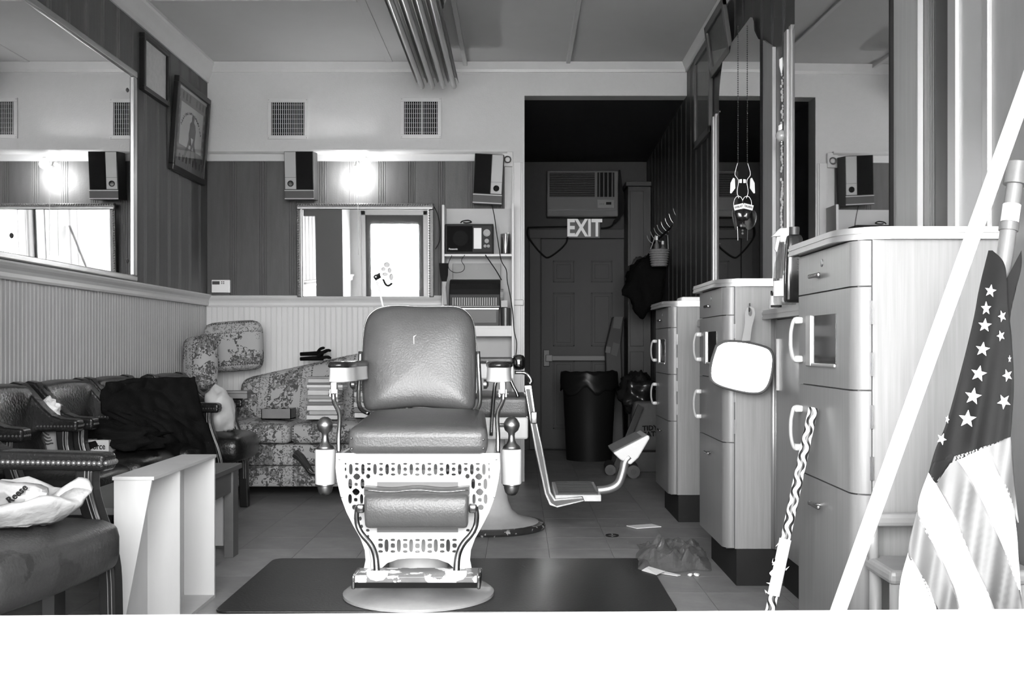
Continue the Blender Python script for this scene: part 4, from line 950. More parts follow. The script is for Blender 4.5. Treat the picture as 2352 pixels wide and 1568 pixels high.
M_worn = mat('worn_black_leather', .028, .42, amt=.5, scale=(6, 6, 6), bump=.2, bscale=90, spots=(9, .60, .018))
def chair_at(label, back_x, dc, a=0, **k): return armchair(label, (back_x, dc, 0), R(a), **k)
chair_at('worn black leather armchair with a plastic bag on its seat', -1.86, 2.94, -7, w=.74, La=.575, nails='parts', seat_x=.625, seatm=M_worn)
chair_at('black leather armchair beside the wedged grey plastic bag', -2.275, 4.42, 0, La=.32)
chair_at('black leather armchair holding a bundle of dark clothes on its seat', -2.265, 5.05, 0, La=.33, seat_x=.535)
chair_at('black leather armchair buried under a black jacket', -2.255, 5.65, 0, La=.40)
chair_at('black leather armchair with a pale bag against its arm, next to the sofa', -2.15, 6.255, 0, La=.44, seat_x=.54)
# ---------------------------------------------------------------- bags and clothes on the chairs
def blob(c, r, amp, sc, seed, n=24, m_=16, flat=0, fn=None):
    def f(u, v):
        th = 2 * math.pi * u; ph = math.pi * v
        q = Vector((math.cos(th) * math.sin(ph), math.sin(th) * math.sin(ph), -math.cos(ph)))
        k = 1 + amp * nz(q * sc + Vector((seed, 0, 0))) + amp * .5 * nz(q * sc * 2.3 + Vector((0, seed, 0)))
        p = Vector((q.x * r[0], q.y * r[1], q.z * r[2])) * k
        if flat and p.z < -flat: p.z = -flat
        p = Vector(c) + p
        return fn(p, q) if fn else p
    return f
# white grocery bag, open topped, on the near chair
BGX, BGY = -1.50, 2.92
def bagf(u, v):
    th = 2 * math.pi * u; q = Vector((math.cos(th), math.sin(th), 0))
    hgt = .092 * (1 - .3 * max(0, -q.y)) * (1 + .45 * nz(q * 1.9 + Vector((4, 0, 0))) + .15 * nz(q * 5 + Vector((1, 0, 0))))
    z = .512 + hgt * math.sin(min(1, v * 1.2) * math.pi / 2) - (.05 * (v - .85) * 6 if v > .85 else 0)
    rr = (.66 + .42 * math.sin(math.pi * min(1, .12 + v * .7))) * (1 + .10 * nz(q * 2.5 + Vector((v * 2, 0, 3))) + .05 * nz(q * 7 + Vector((0, v * 4, 9)))) * (1 - .9 * max(0, v - .82))
    return Vector((BGX + .27 * rr * q.x, BGY + .17 * rr * q.y, z))
gb_ = thing('grocery_bag', 'open white plastic grocery bag on the worn armchair seat', 'plastic bag', (BGX, BGY, .51))
MB().grid(bagf, 64, 18).build('bag_body', M_bag, gb_, smooth=True, solid=.002)
MB().grid(lambda u, v: Vector((BGX + .18 * (2 * u - 1), BGY + .11 * (2 * v - 1), .514)), 2, 2).build('bag_bottom', M_bag, gb_)
# snack pack inside, with its red brand lettering
sk = MB().rbox(-1.60, -1.32, 2.90, 2.97, .517, .625, .03, 6, fn=lambda p, u, v, w: p + Vector((0, .02 * nz((u * 3, v, w * 2)), .03 * nz((u * 2, 1, w)) - .03 * u * u))).build('snack_packet', mat('grey_foil', .25, .25, amt=.4, scale=(12, 12, 12)), smooth=True)
tag(sk, 'grey foil snack packet sticking out of the white grocery bag', 'snack packet')
text('packet_lettering', 'Reese', .027, frameM((-1.385, 2.888, .592), (.75, .05, .66), (-.66, .0, .75)), M_blackmat, sk, th=.001, bold=.0008).location = -sk.location
tk = MB().box(-1.355, -1.30, 2.872, 2.876, .535, .60, rot((-1.33, 2.87, .57), 'Y', R(6))).build('receipt', M_paper); tag(tk, 'small white receipt tucked into the grocery bag', 'receipt')
# grey plastic bag between the chairs, with writing like strokes
g2 = thing('shopping_bag', 'grey plastic bag with dark printed swirls wedged between two armchairs', 'plastic bag', (-2.14, 4.735, .49))
MB().rbox(-2.225, -2.055, 4.717, 4.753, .47, .66, .016, 7, fn=lambda p, u, v, w: p + Vector((.008 * nz((u * 2, w * 2, 1)), .004 * nz((u * 3, w * 2, 4)), .01 * nz((u * 2, v, 7))))).build('bag_body', mat('grey_bag', .22, .45, amt=.25, scale=(12, 12, 12)), g2, smooth=True)
for k in range(5):
    z = .645 - k * .016
    pts = [(-2.21 + .011 * j + .006 * k, 4.7135 + .001 * math.sin(j), z + .006 * math.sin(j * 1.3 + k) - .003 * j) for j in range(9)]
    MB().tube(pts, .0032, 6).build('printed_swirl', M_dark, g2, smooth=True)
cr = MB().grid(blob((-2.13, 4.735, .705), (.055, .03, .05), .5, 2.6, 2.0), 28, 18).build('crumpled_bag', mat('crumpled_white', .45, .5, bump=.2, bscale=25), smooth=True)
tag(cr, 'crumpled white bag stuffed between two armchair backs', 'plastic bag')
# dark clothes heap with cap and box on the middle chair
hp_ = MB().grid(blob((-1.98, 5.12, .545), (.22, .22, .085), .5, 2.4, 6.0, flat=.045), 36, 20).build('clothes_heap', M_cloth, smooth=True)
tag(hp_, 'heap of dark clothes on the armchair seat', 'clothes')
bx = thing('small_box', 'small pale box lettered Ultra-Force lying on the armchair seat', 'box', (-2.02, 4.93, .49))
MB().box(-2.10, -1.92, 4.90, 4.99, .50, .56).build('box_body', mat('pale_box', .35, .5, amt=.2, scale=(20, 20, 20)), bx)
text('box_lettering', 'Ultra-Force', .042, frameM((-2.01, 4.898, .53), (1, 0, 0), (0, 0, 1)), M_blackmat, bx, th=.0006, bold=.0006, sx=.75)
gc = MB().grid(blob((-2.11, 4.83, .60), (.055, .05, .06), .25, 2, 9.0), 20, 12).build('grey_cap', mat('grey_felt', .16, .9), smooth=True); tag(gc, 'grey cap lying beside the small pale box', 'cap')
# jacket thrown over a chair
def jk(u, v):
    Lft = [(245, 880), (230, 905), (235, 945), (300, 975), (340, 1010), (330, 1050)]; Rgt = [(448, 868), (455, 915), (462, 950), (480, 990), (492, 1030), (500, 1070)]
    def at(P): 
        f_ = v * 5; i = min(int(f_), 4); k = f_ - i; return (P[i][0] * (1 - k) + P[i + 1][0] * k, P[i][1] * (1 - k) + P[i + 1][1] * k)
    a, b = at(Lft), at(Rgt); px = a[0] + (b[0] - a[0]) * u; py = a[1] + (b[1] - a[1]) * u - 6 * math.sin(u * 3.1)
    d = 5.25 + .40 * u - .10 * math.sin(v * 3.1) * (1 - u * .4) + .06 * nz((u * 4, v * 4, 2)) + .035 * nz((u * 10, v * 9, 4))
    p = W(px, py, d); p.z = max(p.z, .50 if v < .7 else .3); return p
jo = MB().grid(jk, 40, 40).build('jacket', M_cloth, smooth=True, solid=.02)
tag(jo, 'black jacket thrown over an armchair', 'jacket')
# pale bag between last chair's arm and seat
lb = MB().grid(blob((0, 0, 0), (.085, .09, .135), .22, 1.8, 3.3), 28, 18).build('paper_bag', mat('cream_bag', .36, .5, amt=.12, scale=(9, 9, 9), bump=.3, bscale=20), smooth=True)
lb.location = (-1.73, 6.2, .49); lb.rotation_euler = (R(5), R(-14), 0); tag(lb, 'cream coloured plastic bag leaning on the armchair by the sofa', 'plastic bag')
# ---------------------------------------------------------------- plywood box and low bench
pb = thing('plywood_box', 'pale plywood box stand with inner divider beside the worn armchair', 'box', (-1.27, 3.8, 0))
y0, y1, H_ = 3.45, 4.16, .57; xl, xr = -1.335, -1.205
MB().prism([(xl, y0, 0), (xl, y0, H_ - .012), (xr - .004, y0, H_ - .012), (xl + .03, y0, .06), (xl + .03, y0, 0)], (0, .014, 0)).build('end_board', M_ply, pb, bevel=.001)
MB().box(xl, xr, y1 - .014, y1, .0, H_ - .012).build('end_board', M_ply, pb, bevel=.001)
MB().box(xl - .004, xr + .004, y0 - .004, y1 + .002, H_ - .012, H_).build('top_board', M_ply, pb, bevel=.001)
MB().box(xl, xl + .010, y0 + .014, y1 - .014, .0, H_ - .012).build('back_board', M_ply, pb)
MB().box(xl + .01, xr - .004, 3.735, 3.748, .014, H_ - .012).build('divider', M_ply, pb)
MB().box(xl + .01, xr, 3.748, y1 - .014, .0, .014).build('bottom_board', M_ply, pb)
bn = thing('low_bench', 'low brown wooden bench behind the plywood box', 'bench', (-1.512, 4.37, 0), R(-.3))
MB().box(-.17, .17, -.72, .70, .41, .435).build('bench_top', M_brown, bn, bevel=.003)
for x in (-.14, .14):
    MB().box(x - .012, x + .012, -.68, .66, .31, .41).build('apron_board', M_brown, bn)
    for y in (-.66, .60): MB().box(x - .022, x + .022, y - .03, y + .06, 0, .41).build('leg', M_brown, bn, bevel=.002)
MB().box(-.12, .12, .61, .63, .05, .41).build('end_panel', mat('bench_panel', .3, .5, amt=.15, scale=(10, 10, 2)), bn)
# ---------------------------------------------------------------- floral sofa
def floral(key, along='X', scale=1.0):
    m = mat(key, .33, .85); nt = m.node_tree; N = nt.nodes; L = nt.links
    tc = N.new('ShaderNodeTexCoord'); sp_ = N.new('ShaderNodeSeparateXYZ'); L.new(tc.outputs['Object'], sp_.inputs[0])
    def mt_(op, a, b=None, c_=None):
        n = N.new('ShaderNodeMath'); n.operation = op
        for i, x in enumerate((a, b, c_)):
            if x is None: continue
            if isinstance(x, (int, float)): n.inputs[i].default_value = x
            else: L.new(x, n.inputs[i])
        return n.outputs[0]
    X = sp_.outputs[along]; Z = sp_.outputs['Z' if along == 'X' else 'X']
    fx = mt_('FRACT', mt_('MULTIPLY_ADD', X, 1 / (.30 * scale), 20.12))
    band = mt_('LESS_THAN', fx, .24)
    edge = mt_('MULTIPLY', mt_('LESS_THAN', mt_('ABSOLUTE', mt_('SUBTRACT', mt_('ABSOLUTE', mt_('SUBTRACT', fx, .12)), .12)), .016), mt_('GREATER_THAN', mt_('FRACT', mt_('MULTIPLY', Z, 60)), .4))
    def nzn(sc, det, dist=0):
        n = N.new('ShaderNodeTexNoise'); n.inputs['Scale'].default_value = sc; n.inputs['Detail'].default_value = det; n.inputs['Distortion'].default_value = dist
        L.new(tc.outputs['Object'], n.inputs['Vector']); return n.outputs['Fac']
    vor = N.new('ShaderNodeTexVoronoi'); vor.inputs['Scale'].default_value = 34; L.new(tc.outputs['Object'], vor.inputs['Vector'])
    big = nzn(7.5, 2); fine = nzn(46, 4, 1.2)
    fl_ = mt_('MULTIPLY', mt_('GREATER_THAN', big, .44), mt_('GREATER_THAN', fine, .515))
    pet = mt_('MULTIPLY', mt_('GREATER_THAN', big, .52), mt_('GREATER_THAN', vor.outputs['Distance'], .38))
    vine = mt_('MULTIPLY', mt_('GREATER_THAN', nzn(55, 3, 1.5), .55), band)
    field = mt_('MULTIPLY', mt_('MAXIMUM', fl_, mt_('MULTIPLY', pet, .6)), mt_('SUBTRACT', 1, band))
    k = mt_('MAXIMUM', mt_('MAXIMUM', field, mt_('MULTIPLY', vine, .75)), edge)
    mx_ = N.new('ShaderNodeMix'); L.new(k, mx_.inputs[0]); mx_.inputs[2].default_value = .3; mx_.inputs[3].default_value = .05
    L.new(mx_.outputs[0], N['Principled BSDF'].inputs['Base Color'])
    return m
M_flor = floral('floral_fabric'); M_florz = floral('floral_fabric_cross', 'Z')
so = thing('sofa', 'floral sofa with camel back against the wainscot', 'sofa', (-1.55, 7.2, 0))
sf = 6.80
MB().rbox(-2.24, -.98, sf, 7.66, .085, .22, .015, 8).build('skirt', M_flor, so, smooth='auto')
MB().rbox(-2.24, -.98, sf + .01, 7.66, .222, .36, .02, 8).build('base', M_flor, so, smooth='auto')
for xa_, xb_ in ((-2.20, -1.485), (-1.48, -.99)):
    MB().rbox(xa_, xb_, sf - .01, 7.45, .365, .49, .035, 6, crown=.02).build('seat_cushion', M_flor, so, smooth=True)
def camel(p, u, v, w):
    p = p.copy()
    if w > 0: p.z += w * (.10 * max(-1, min(1, (u + .25) * 1.1)) - .01)
    p.y += .08 * w; return p
MB().rbox(-1.98, -.98, 7.36, 7.58, .40, .86, .07, 10, fn=camel).build('back', M_flor, so, smooth=True)
MB().rbox(-2.26, -1.98, 6.95, 7.62, .36, .66, .09, 7).build('arm', M_florz, so, smooth=True)
MB().rbox(-.98, -.76, 6.85, 7.62, .085, .66, .09, 7).build('arm', M_florz, so, smooth=True)
for x in (-2.15, -.9): MB().box(x - .03, x + .03, sf + .03, sf + .09, 0, .09).build('foot', M_blackwood, so)
for x in (-2.15, -.9): MB().box(x - .03, x + .03, 7.5, 7.56, 0, .09).build('foot', M_blackwood, so)
def cush(label, c, sx, sz, ry, rx, rz=0):
    o = MB().rbox(-sx / 2, sx / 2, -.075, .075, -sz / 2, sz / 2, .06, 8, fn=lambda p, u, v, w: Vector((p.x * (1 - .04 * w * w), p.y * (1 + .25 * (1 - u * u) * (1 - w * w)), p.z * (1 - .04 * u * u)))).build('cushion', M_florz if 'upright' in label else M_flor, smooth=True)
    o.rotation_euler = (rx, ry, rz); o.location = Vector(c) - o.rotation_euler.to_matrix() @ Vector((0, 0, sz / 2)); tag(o, label, 'cushion', 'loose sofa cushions'); return o
cush('loose floral cushion standing upright against the corner', W(537, 795, 7.45), .42, .36, R(-4), R(-8))
cush('loose floral cushion slumped on the sofa arm', W(460, 835, 7.12), .25, .39, R(-8), R(-6), R(-35))
# gloves on the sofa back
gv = thing('gloves', 'pair of black knit gloves lying on the sofa back', 'gloves', W(728, 832, 7.48))
for k, (dz, dx) in enumerate(((0, 0), (.034, -.006))):
    a_, b_ = W(690, 824, 7.48), W(742, 822, 7.48)
    off = Vector((dx, .03 * k, dz))
    MB().tube([a_ + off, a_.lerp(b_, .5) + off, b_ + off], [.022, .026, .03], 10, flat=.62).build('glove_palm', M_cloth, gv, smooth=True)
    for j in range(4):
        s_ = b_ + off + Vector((-.01, -.027 + .018 * j, 0)); MB().tube(smooth_path([s_, s_ + Vector((.04, 0, .008 + .012 * k)), s_ + Vector((.07 - .006 * abs(j - 1), 0, -.002 + .02 * k))], 3), [.0105] * 5 + [.009, .005], 8).build('glove_finger', M_cloth, gv, smooth=True)
    s_ = b_ + off + Vector((-.03, -.03, .01)); MB().tube(smooth_path([s_, s_ + Vector((.02, -.01, .022)), s_ + Vector((.05, -.012, .03))], 3), [.011] * 5 + [.01, .006], 8).build('glove_thumb', M_cloth, gv, smooth=True)
# cardboard tray with odds and ends on the seat
ty = thing('cardboard_tray', 'low cardboard tray of odds and ends on the sofa seat', 'tray', W(640, 975, 7.0))
a_, b_ = W(600, 976, 6.98), W(668, 950, 6.98); zt_b = .512
MB().box(a_.x, b_.x, 6.98, 7.14, zt_b, zt_b + .006).box(a_.x, b_.x, 6.98, 6.985, zt_b, zt_b + .07).box(a_.x, b_.x, 7.135, 7.14, zt_b, zt_b + .07).box(a_.x, a_.x + .005, 6.98, 7.14, zt_b, zt_b + .07).box(b_.x - .005, b_.x, 6.98, 7.14, zt_b, zt_b + .07).build('tray_box', mat('cardboard', .14, .7, amt=.2, scale=(20, 20, 20)), ty)
for k in range(5): MB().ball((a_.x + .03 + .035 * k, 7.03 + .02 * (k % 2), zt_b + .066), .017, 8, squash=.6).build('oddment', M_blackpl if k % 2 else M_nickel, ty, smooth=True)
# books piled on the sofa
M_bk = [mat('book_cover_%d' % k, g, .5, amt=.1, scale=(20, 20, 20)) for k, g in enumerate((.45, .3, .55, .12, .4, .2))]
def book(x0, x1, y0, y1, z0, th, k, rz, label):
    t = thing('book', label, 'book', ((x0 + x1) / 2, (y0 + y1) / 2, z0), R(rz), 'books stacked on the sofa')
    w_, d_ = (x1 - x0) / 2, (y1 - y0) / 2
    MB().box(-w_, w_, -d_, d_, 0, .0025).box(-w_, w_, -d_, d_, th - .0025, th).box(-w_, w_, -d_, -d_ + .003, 0, th).build('cover', M_bk[k % 6], t)
    MB().box(-w_ + .005, w_ - .004, -d_ + .0035, d_ - .005, .0026, th - .0026).build('pages', M_paper, t)
z = .512; ths = (.032, .028, .034, .022, .018, .024, .034, .014, .02, .012, .026, .012)
ords = ('lowest', 'second lowest', 'third lowest', 'fourth lowest', 'fifth lowest', 'sixth lowest', 'seventh lowest', 'eighth lowest', 'ninth lowest', 'tenth lowest', 'eleventh lowest', 'topmost')
for k, th in enumerate(ths):
    e = 1 if k < 7 else 1.15
    book(-1.395 - .01 * e * (k == 0) + .006 * math.sin(k * 2.1), -1.19 * 1 + .02 * (k > 6) + .01 * math.sin(k), 6.94, 7.09, z, th, k, (3 * math.sin(k * 1.7)) + (-6 if k in (8, 9) else 0), '%s book in the tall pile on the sofa seat' % ords[k]); z += th + .0008
z = .512
for k, th in enumerate((.036, .034, .036, .036, .03)):
    book(-1.115 + .004 * math.sin(k * 3), -.985, 7.12, 7.28, z, th, k + 2, 2 * math.sin(k * 2.3), '%s book in the short pile beside the tall pile on the sofa' % ords[k] if k < 4 else 'topmost book in the short pile beside the tall pile on the sofa'); z += th + .0008
# books on the arm of the last waiting chair
z = .678
for k, (th, lab) in enumerate(((.03, 'lower dark book on the armchair arm beside the sofa'), (.016, 'upper thin book on the armchair arm beside the sofa'))):
    t = thing('book', lab, 'book', (-1.755, 6.49, z), 0, 'books on the armchair arm')
    MB().box(-.07, .085, -.05, .05, 0, th).build('cover', M_bk[3], t, bevel=.002); z += th + .001
# ---------------------------------------------------------------- mirrors and pictures on the left and back walls
def frame_bars(y0, y1, z0, z1, b, x0, x1):
    f = []
    for q in ((y0, y1, z0, z0 + b), (y0, y1, z1 - b, z1), (y0, y0 + b, z0 + b, z1 - b), (y1 - b, y1, z0 + b, z1 - b)): f.append(MB().box(x0, x1, *q))
    return f
wm = thing('wall_mirror', 'large wall mirror in a pale metal frame on the left wall', 'mirror', (XL + .01, 5.07, 1.385))
MB().box(XL, XL + .012, 3.95, 6.20, 1.40, 2.62).build('mirror_glass', M_mirror, wm)
M_mf = mat('pale_metal_frame', .4, .3, .8)
for q in ((3.9, 6.25, 1.387, 1.42), (3.9, 6.25, 2.60, 2.64), (3.9, 3.95, 1.42, 2.60), (6.19, 6.245, 1.42, 2.60)):
    MB().box(XL, XL + .026, *q).build('frame_rail', M_mf, wm, bevel=.008, seg=3)
for y, z in ((6.12, 2.5), (6.12, 1.5), (4.72, 1.5)):
    MB().lathe([(.014, 0), (.012, .004), (.004, .009)], (0, 0, 0), 8, frameM((XL + .012, y, z), (0, 1, 0), (0, 0, 1))).build('mirror_rosette', M_dark, wm)
pc = thing('framed_picture', 'black framed pale drawing beside the mirror on the left wall', 'picture', (XL + .01, 6.56, 2.56), group='black framed pictures on the left wall')
for f in frame_bars(6.34, 6.80, 2.557, 2.907, .03, XL, XL + .035): f.build('frame_rail', M_blackwood, pc, bevel=.004)
MB().box(XL, XL + .018, 6.37, 6.77, 2.587, 2.877).build('print', mat('pale_drawing', .4, .6, amt=.25, scale=(3, 22, 30)), pc)
ps = thing('framed_poster', 'black framed boxing poster below the pale drawing', 'poster', (XL + .01, 7.2, 2.17), group='black framed pictures on the left wall')
PM_ = rot((XL, 0, 2.17), 'Y', R(4))
for f in frame_bars(6.86, 7.57, 2.165, 2.785, .04, XL, XL + .035):
    f.v = [PM_ @ v for v in f.v]; f.build('frame_rail', M_blackwood, ps, bevel=.004)
sh_ = MB().box(XL, XL + .018, 6.9, 7.53, 2.205, 2.745, PM_).build('poster_sheet', mat('poster_border', .15, .6, amt=.1, scale=(20, 20, 20)), ps)
def PP(y, z, o=.0185): return PM_ @ Vector((XL + o, y, z))
def pp_poly(name, pts, m, o=.0185): return MB().prism([PP(y, z, o) for y, z in pts], (.0006, 0, 0)).build(name, m, sh_)
pp_poly('poster_field', [(6.985, 2.36), (7.46, 2.36), (7.46, 2.645), (6.985, 2.645)], mat('poster_field', .42, .6))
pp_poly('poster_strip', [(6.9, 2.725), (7.53, 2.725), (7.53, 2.745), (6.9, 2.745)], mat('poster_field', .42))
# boxer figure with raised gloves
fig = [(7.235, 2.60), (7.26, 2.605), (7.275, 2.58), (7.27, 2.555), (7.30, 2.54), (7.32, 2.50), (7.315, 2.46), (7.305, 2.42), (7.31, 2.40), (7.35, 2.35), (7.37, 2.29), (7.38, 2.245), (7.36, 2.245), (7.335, 2.31), (7.27, 2.385), (7.25, 2.36), (7.25, 2.30), (7.255, 2.265), (7.215, 2.262), (7.23, 2.30), (7.225, 2.385), (7.19, 2.385), (7.17, 2.34), (7.12, 2.30), (7.11, 2.265), (7.095, 2.275), (7.11, 2.33), (7.15, 2.365), (7.175, 2.42), (7.17, 2.46), (7.185, 2.50), (7.185, 2.53), (7.22, 2.555), (7.22, 2.585)]
MB().add([PP(7.24, 2.46, .0192)] + [PP(y, z, .0192) for y, z in fig], [(0, i + 1, (i + 1) % len(fig) + 1) for i in range(len(fig))]).build('boxer_figure', M_dark, sh_)
pp_poly('figure_light', [(7.215, 2.44), (7.275, 2.44), (7.245, 2.39)], mat('poster_field', .42), .0198)
for k, ch_ in enumerate('HEAVYWEIGHT CHAMPION'):
    a_ = R(152 - 124 * k / 19); y, z = 7.215 + .235 * math.cos(a_), 2.41 + .195 * math.sin(a_)
    if ch_ != ' ':
        t_ = Vector((0, math.sin(a_), -math.cos(a_) * .9)).normalized(); n_ = Vector((0, math.cos(a_) * .9, math.sin(a_))).normalized()
        text('arc_letter', ch_, .032, frameM(PP(y, z, .0192), t_, n_), M_blackmat, sh_, th=.0003, bold=.001)
for i in range(9):                       # ornamental blocks of the border
    if i == 4: continue
    y = 6.93 + i * .072
    for z in (2.668, 2.232 + .02): pp_poly('border_ornament', [(y, z), (y + .03, z), (y + .03, z + .045), (y + .014, z + .05), (y, z + .04)], M_dark, .019)
for i in range(6):
    z = 2.30 + i * .062
    for y in (6.925, 7.475): pp_poly('border_ornament', [(y, z), (y + .03, z), (y + .034, z + .02), (y + .03, z + .04), (y, z + .04)], M_dark, .019)
MB().box(XL + .0215, XL + .0222, 6.9, 7.53, 2.205, 2.745, PM_).build('glazing', glass('picture_glass', .95, .12), ps)
# mirror on the back wall, leaning forward a little
bm_ = thing('wall_mirror', 'mirror in a carved frame on the back wall reflecting the street door', 'mirror', W(840, 680, DB))
ya = DB - .035; A_, B_ = W(684, 682, ya), W(997, 468, ya)
BM = rot((B_.x, ya, A_.z), 'Z', R(.6)) @ rot((0, ya, A_.z), 'X', R(2.5))
b = .045
MB().box(A_.x + b, B_.x - b, ya - .002, ya + .008, A_.z + .005, B_.z - b, BM).build('mirror_glass', M_mirror, bm_)
M_cf = mat('carved_frame', .09, .4, .2, amt=.5, scale=(60, 60, 60))
for q in ((A_.x, B_.x, B_.z - b, B_.z), (A_.x, A_.x + b, A_.z, B_.z - b), (B_.x - b, B_.x, A_.z, B_.z - b)):
    fr_ = MB().box(q[0], q[1], ya - .022, ya + .008, q[2], q[3], BM).build('frame_rail', M_cf, bm_, bevel=.006)
    orn = MB()
    L_ = (q[1] - q[0], q[3] - q[2]); n = int(max(L_) / .018)
    for k in range(n):
        p = (q[0] + .012, 0, q[2] + (k + .5) * L_[1] / n) if L_[1] > L_[0] else (q[0] + (k + .5) * L_[0] / n, 0, q[3] - .012)
        orn.ball(BM @ Vector((p[0], ya - .022, p[2])), .008, 6)
    orn.build('carving', M_cf, fr_, kind='stuff')
    MB().box(*( (q[0] + .01, q[1] - .01) if L_[0] > L_[1] else (q[1] - .012, q[1] - .004) if q[0] < -1 else (q[0] + .004, q[0] + .012)), ya - .026, ya - .02, *((q[2] + .004, q[2] + .012) if L_[0] > L_[1] else (q[2], q[3])), BM).build('bright_slip', mat('gilt_slip', .3, .35, .6), fr_)
# ---------------------------------------------------------------- air vents
def vent(px0, px1, py0, py1, label, mull):
    a, b = W(px0, py1, DB), W(px1, py0, DB)
    t = thing('air_vent', label, 'vent', (a.x, DB, a.z), group='air vents high on the back wall')
    m = .028
    MB().box(a.x + m, b.x - m, DB - .004, DB - .001, a.z + m, b.z - m).build('dark_backing', M_blackmat, t)
    for q in ((a.x, b.x, a.z, a.z + m), (a.x, b.x, b.z - m, b.z), (a.x, a.x + m, a.z + m, b.z - m), (b.x - m, b.x, a.z + m, b.z - m)):
        MB().box(q[0], q[1], DB - .012, DB, q[2], q[3]).build('frame', M_trim, t, bevel=.002)
    n = 16; w_ = b.x - a.x - 2 * m
    s0 = None
    for k in range(n):
        x = a.x + m + (k + .5) * w_ / n
        ww = .0034 if not (mull and k == 8) else .01
        MB().box(x - ww / 2, x + ww / 2, DB - .012, DB - .006, a.z + m, b.z - m).build('slat', M_trim, t)
    for k in range(7):
        z = a.z + m + (k + .5) * (b.z - a.z - 2 * m) / 7
        MB().box(a.x + m, b.x - m, DB - .0055, DB - .004, z - .002, z + .002).build('cross_slat', M_grey, t)
    for x in (a.x + .01, b.x - .01):
        for z in (a.z + .01, b.z - .01): MB().ball((x, DB - .012, z), .003, 6).build('screw', M_nickel, t)
vent(615, 708, 227, 320, 'square air vent above the speaker by the corner', False)
vent(920, 1014, 225, 318, 'square air vent with a centre bar below the tube lamp', True)
# thermostat
th = thing('thermostat', 'white wall thermostat with small display on the panelling', 'thermostat', W(509, 672, DB - .02))
a, b = W(488, 672, DB - .02), W(530, 643, DB - .02)
MB().rbox(a.x, b.x, DB - .045, DB - .013, a.z, b.z, .004, 2).build('case', M_white, th)
MB().box(a.x + .006, a.x + .06, DB - .0465, DB - .044, b.z - .034, b.z - .01).build('display', M_dark, th)
for k in range(4): MB().box(a.x + .072 + .014 * (k % 2), a.x + .080 + .014 * (k % 2), DB - .0465, DB - .044, b.z - .018 - .012 * (k // 2), b.z - .011 - .012 * (k // 2)).build('button', M_dark, th)
# ---------------------------------------------------------------- loudspeakers
def speaker(px0, px1, py0, py1, flip, rz, label):
    d = DB - .20; a, b = W(px0, py1, d), W(px1, py0, d); w_, h_ = b.x - a.x, b.z - a.z
    t = thing('loudspeaker', label, 'speaker', (a.x + w_ / 2, DB - .02, a.z), group='loudspeakers on the picture ledge')
    c = Vector((a.x + w_ / 2, d, a.z + h_ / 2)); M = Matrix.Translation(c) @ Matrix.Rotation(rz, 4, 'Y') @ Matrix.Rotation(R(6), 4, 'X')
    hw, hh = w_ / 2, h_ / 2; fx = -1 if flip else 1
    MB().box(-hw, hw, .006, .165, -hh, hh, M).build('cabinet', mat('speaker_cabinet', .04, .5, spec=.2, amt=.2, scale=(5, 30, 5)), t, bevel=.004)
    g0, g1 = sorted((fx * (-hw + w_ * .42), fx * hw * .96))
    MB().box(g0, g1, -.004, .006, -hh + .075, hh - .004, M).build('grille', mat('speaker_cloth', .01, .9, spec=.1, bump=.3, bscale=400), t, bevel=.002)
    g0, g1 = sorted((fx * (-hw + w_ * .02), fx * (-hw + w_ * .40)))
    st_ = MB().box(g0, g1, -.003, .006, -hh + .075, hh - .004, M).build('front_strip', mat('pale_grey_plastic', .3, .45), t, bevel=.002)
    MB().box(g0, g1, -.0035, -.002, -hh + .158, -hh + .160, M).build('strip_seam', M_dark, st_)
    MB().lathe([(.022, 0), (.022, .003), (.017, .003), (.015, -.002), (.001, -.003)], (0, 0, 0), 20, M @ frameM(((g0 + g1) / 2, -.003, -hh + .115), (1, 0, 0), (0, 0, 1))).build('port', M_blackmat, st_, smooth='auto')
    MB().box(-hw, hw, -.002, .006, -hh, -hh + .07, M).build('lower_trim', mat('trim_grey', .07, .5, spec=.2), t, bevel=.002)
    for zz in (-hh + .008, -hh + .066): MB().box(-hw, hw, -.006, -.001, zz - .003, zz + .003, M).build('bright_line', mat('line_silver', .35, .4), t)
speaker(653, 720, 348, 458, False, 0, 'loudspeaker with its pale strip away from the shelf, over the carved mirror')
speaker(1088, 1155, 354, 468, True, R(3), 'loudspeaker leaning above the shelf with the radio')
# ---------------------------------------------------------------- bare bulbs on the picture ledge
lp = thing('wall_lamp', 'bare glowing bulb with pull cord in front of the panelling', 'lamp', W(820, 410, DB - .13))
c_ = W(818, 408, DB - .13)
MB().lathe([(.012, .052), (.016, .045), (.03, .025), (.036, 0), (.03, -.022), (.015, -.034), (.001, -.037)][::-1], c_, 20).build('bulb', emit('lit_bulb', .8, 170), lp, smooth=True)
MB().lathe([(.017, .048), (.018, .085), (.012, .09)], c_, 14).build('socket', M_white, lp, smooth='auto')
MB().tube(smooth_path([c_ + Vector((0, 0, .085)), c_ + Vector((0, .03, .12)), Vector((c_.x, DB - .03, c_.z + .12))], 4), .006, 8).build('lamp_arm', M_white, lp, smooth=True)
MB().tube([c_ + Vector((.012, -.01, .06)), W(823, 585, DB - .13)], .0015, 5).build('pull_cord', M_white, lp)
c2 = W(841, 377, DB - .10)
gl_ = thing('globe_bulb', 'small round frosted bulb under the picture ledge', 'bulb', c2)
MB().ball(c2, .033, 20).build('globe', emit('lit_globe', .8, 14), gl_, smooth=True)
MB().lathe([(.014, .03), (.014, .05), (.01, .052)], c2, 12).tube([c2 + Vector((0, 0, .05)), Vector((c2.x, DB - .04, c2.z + .05))], .008, 8).build('socket', M_white, gl_)
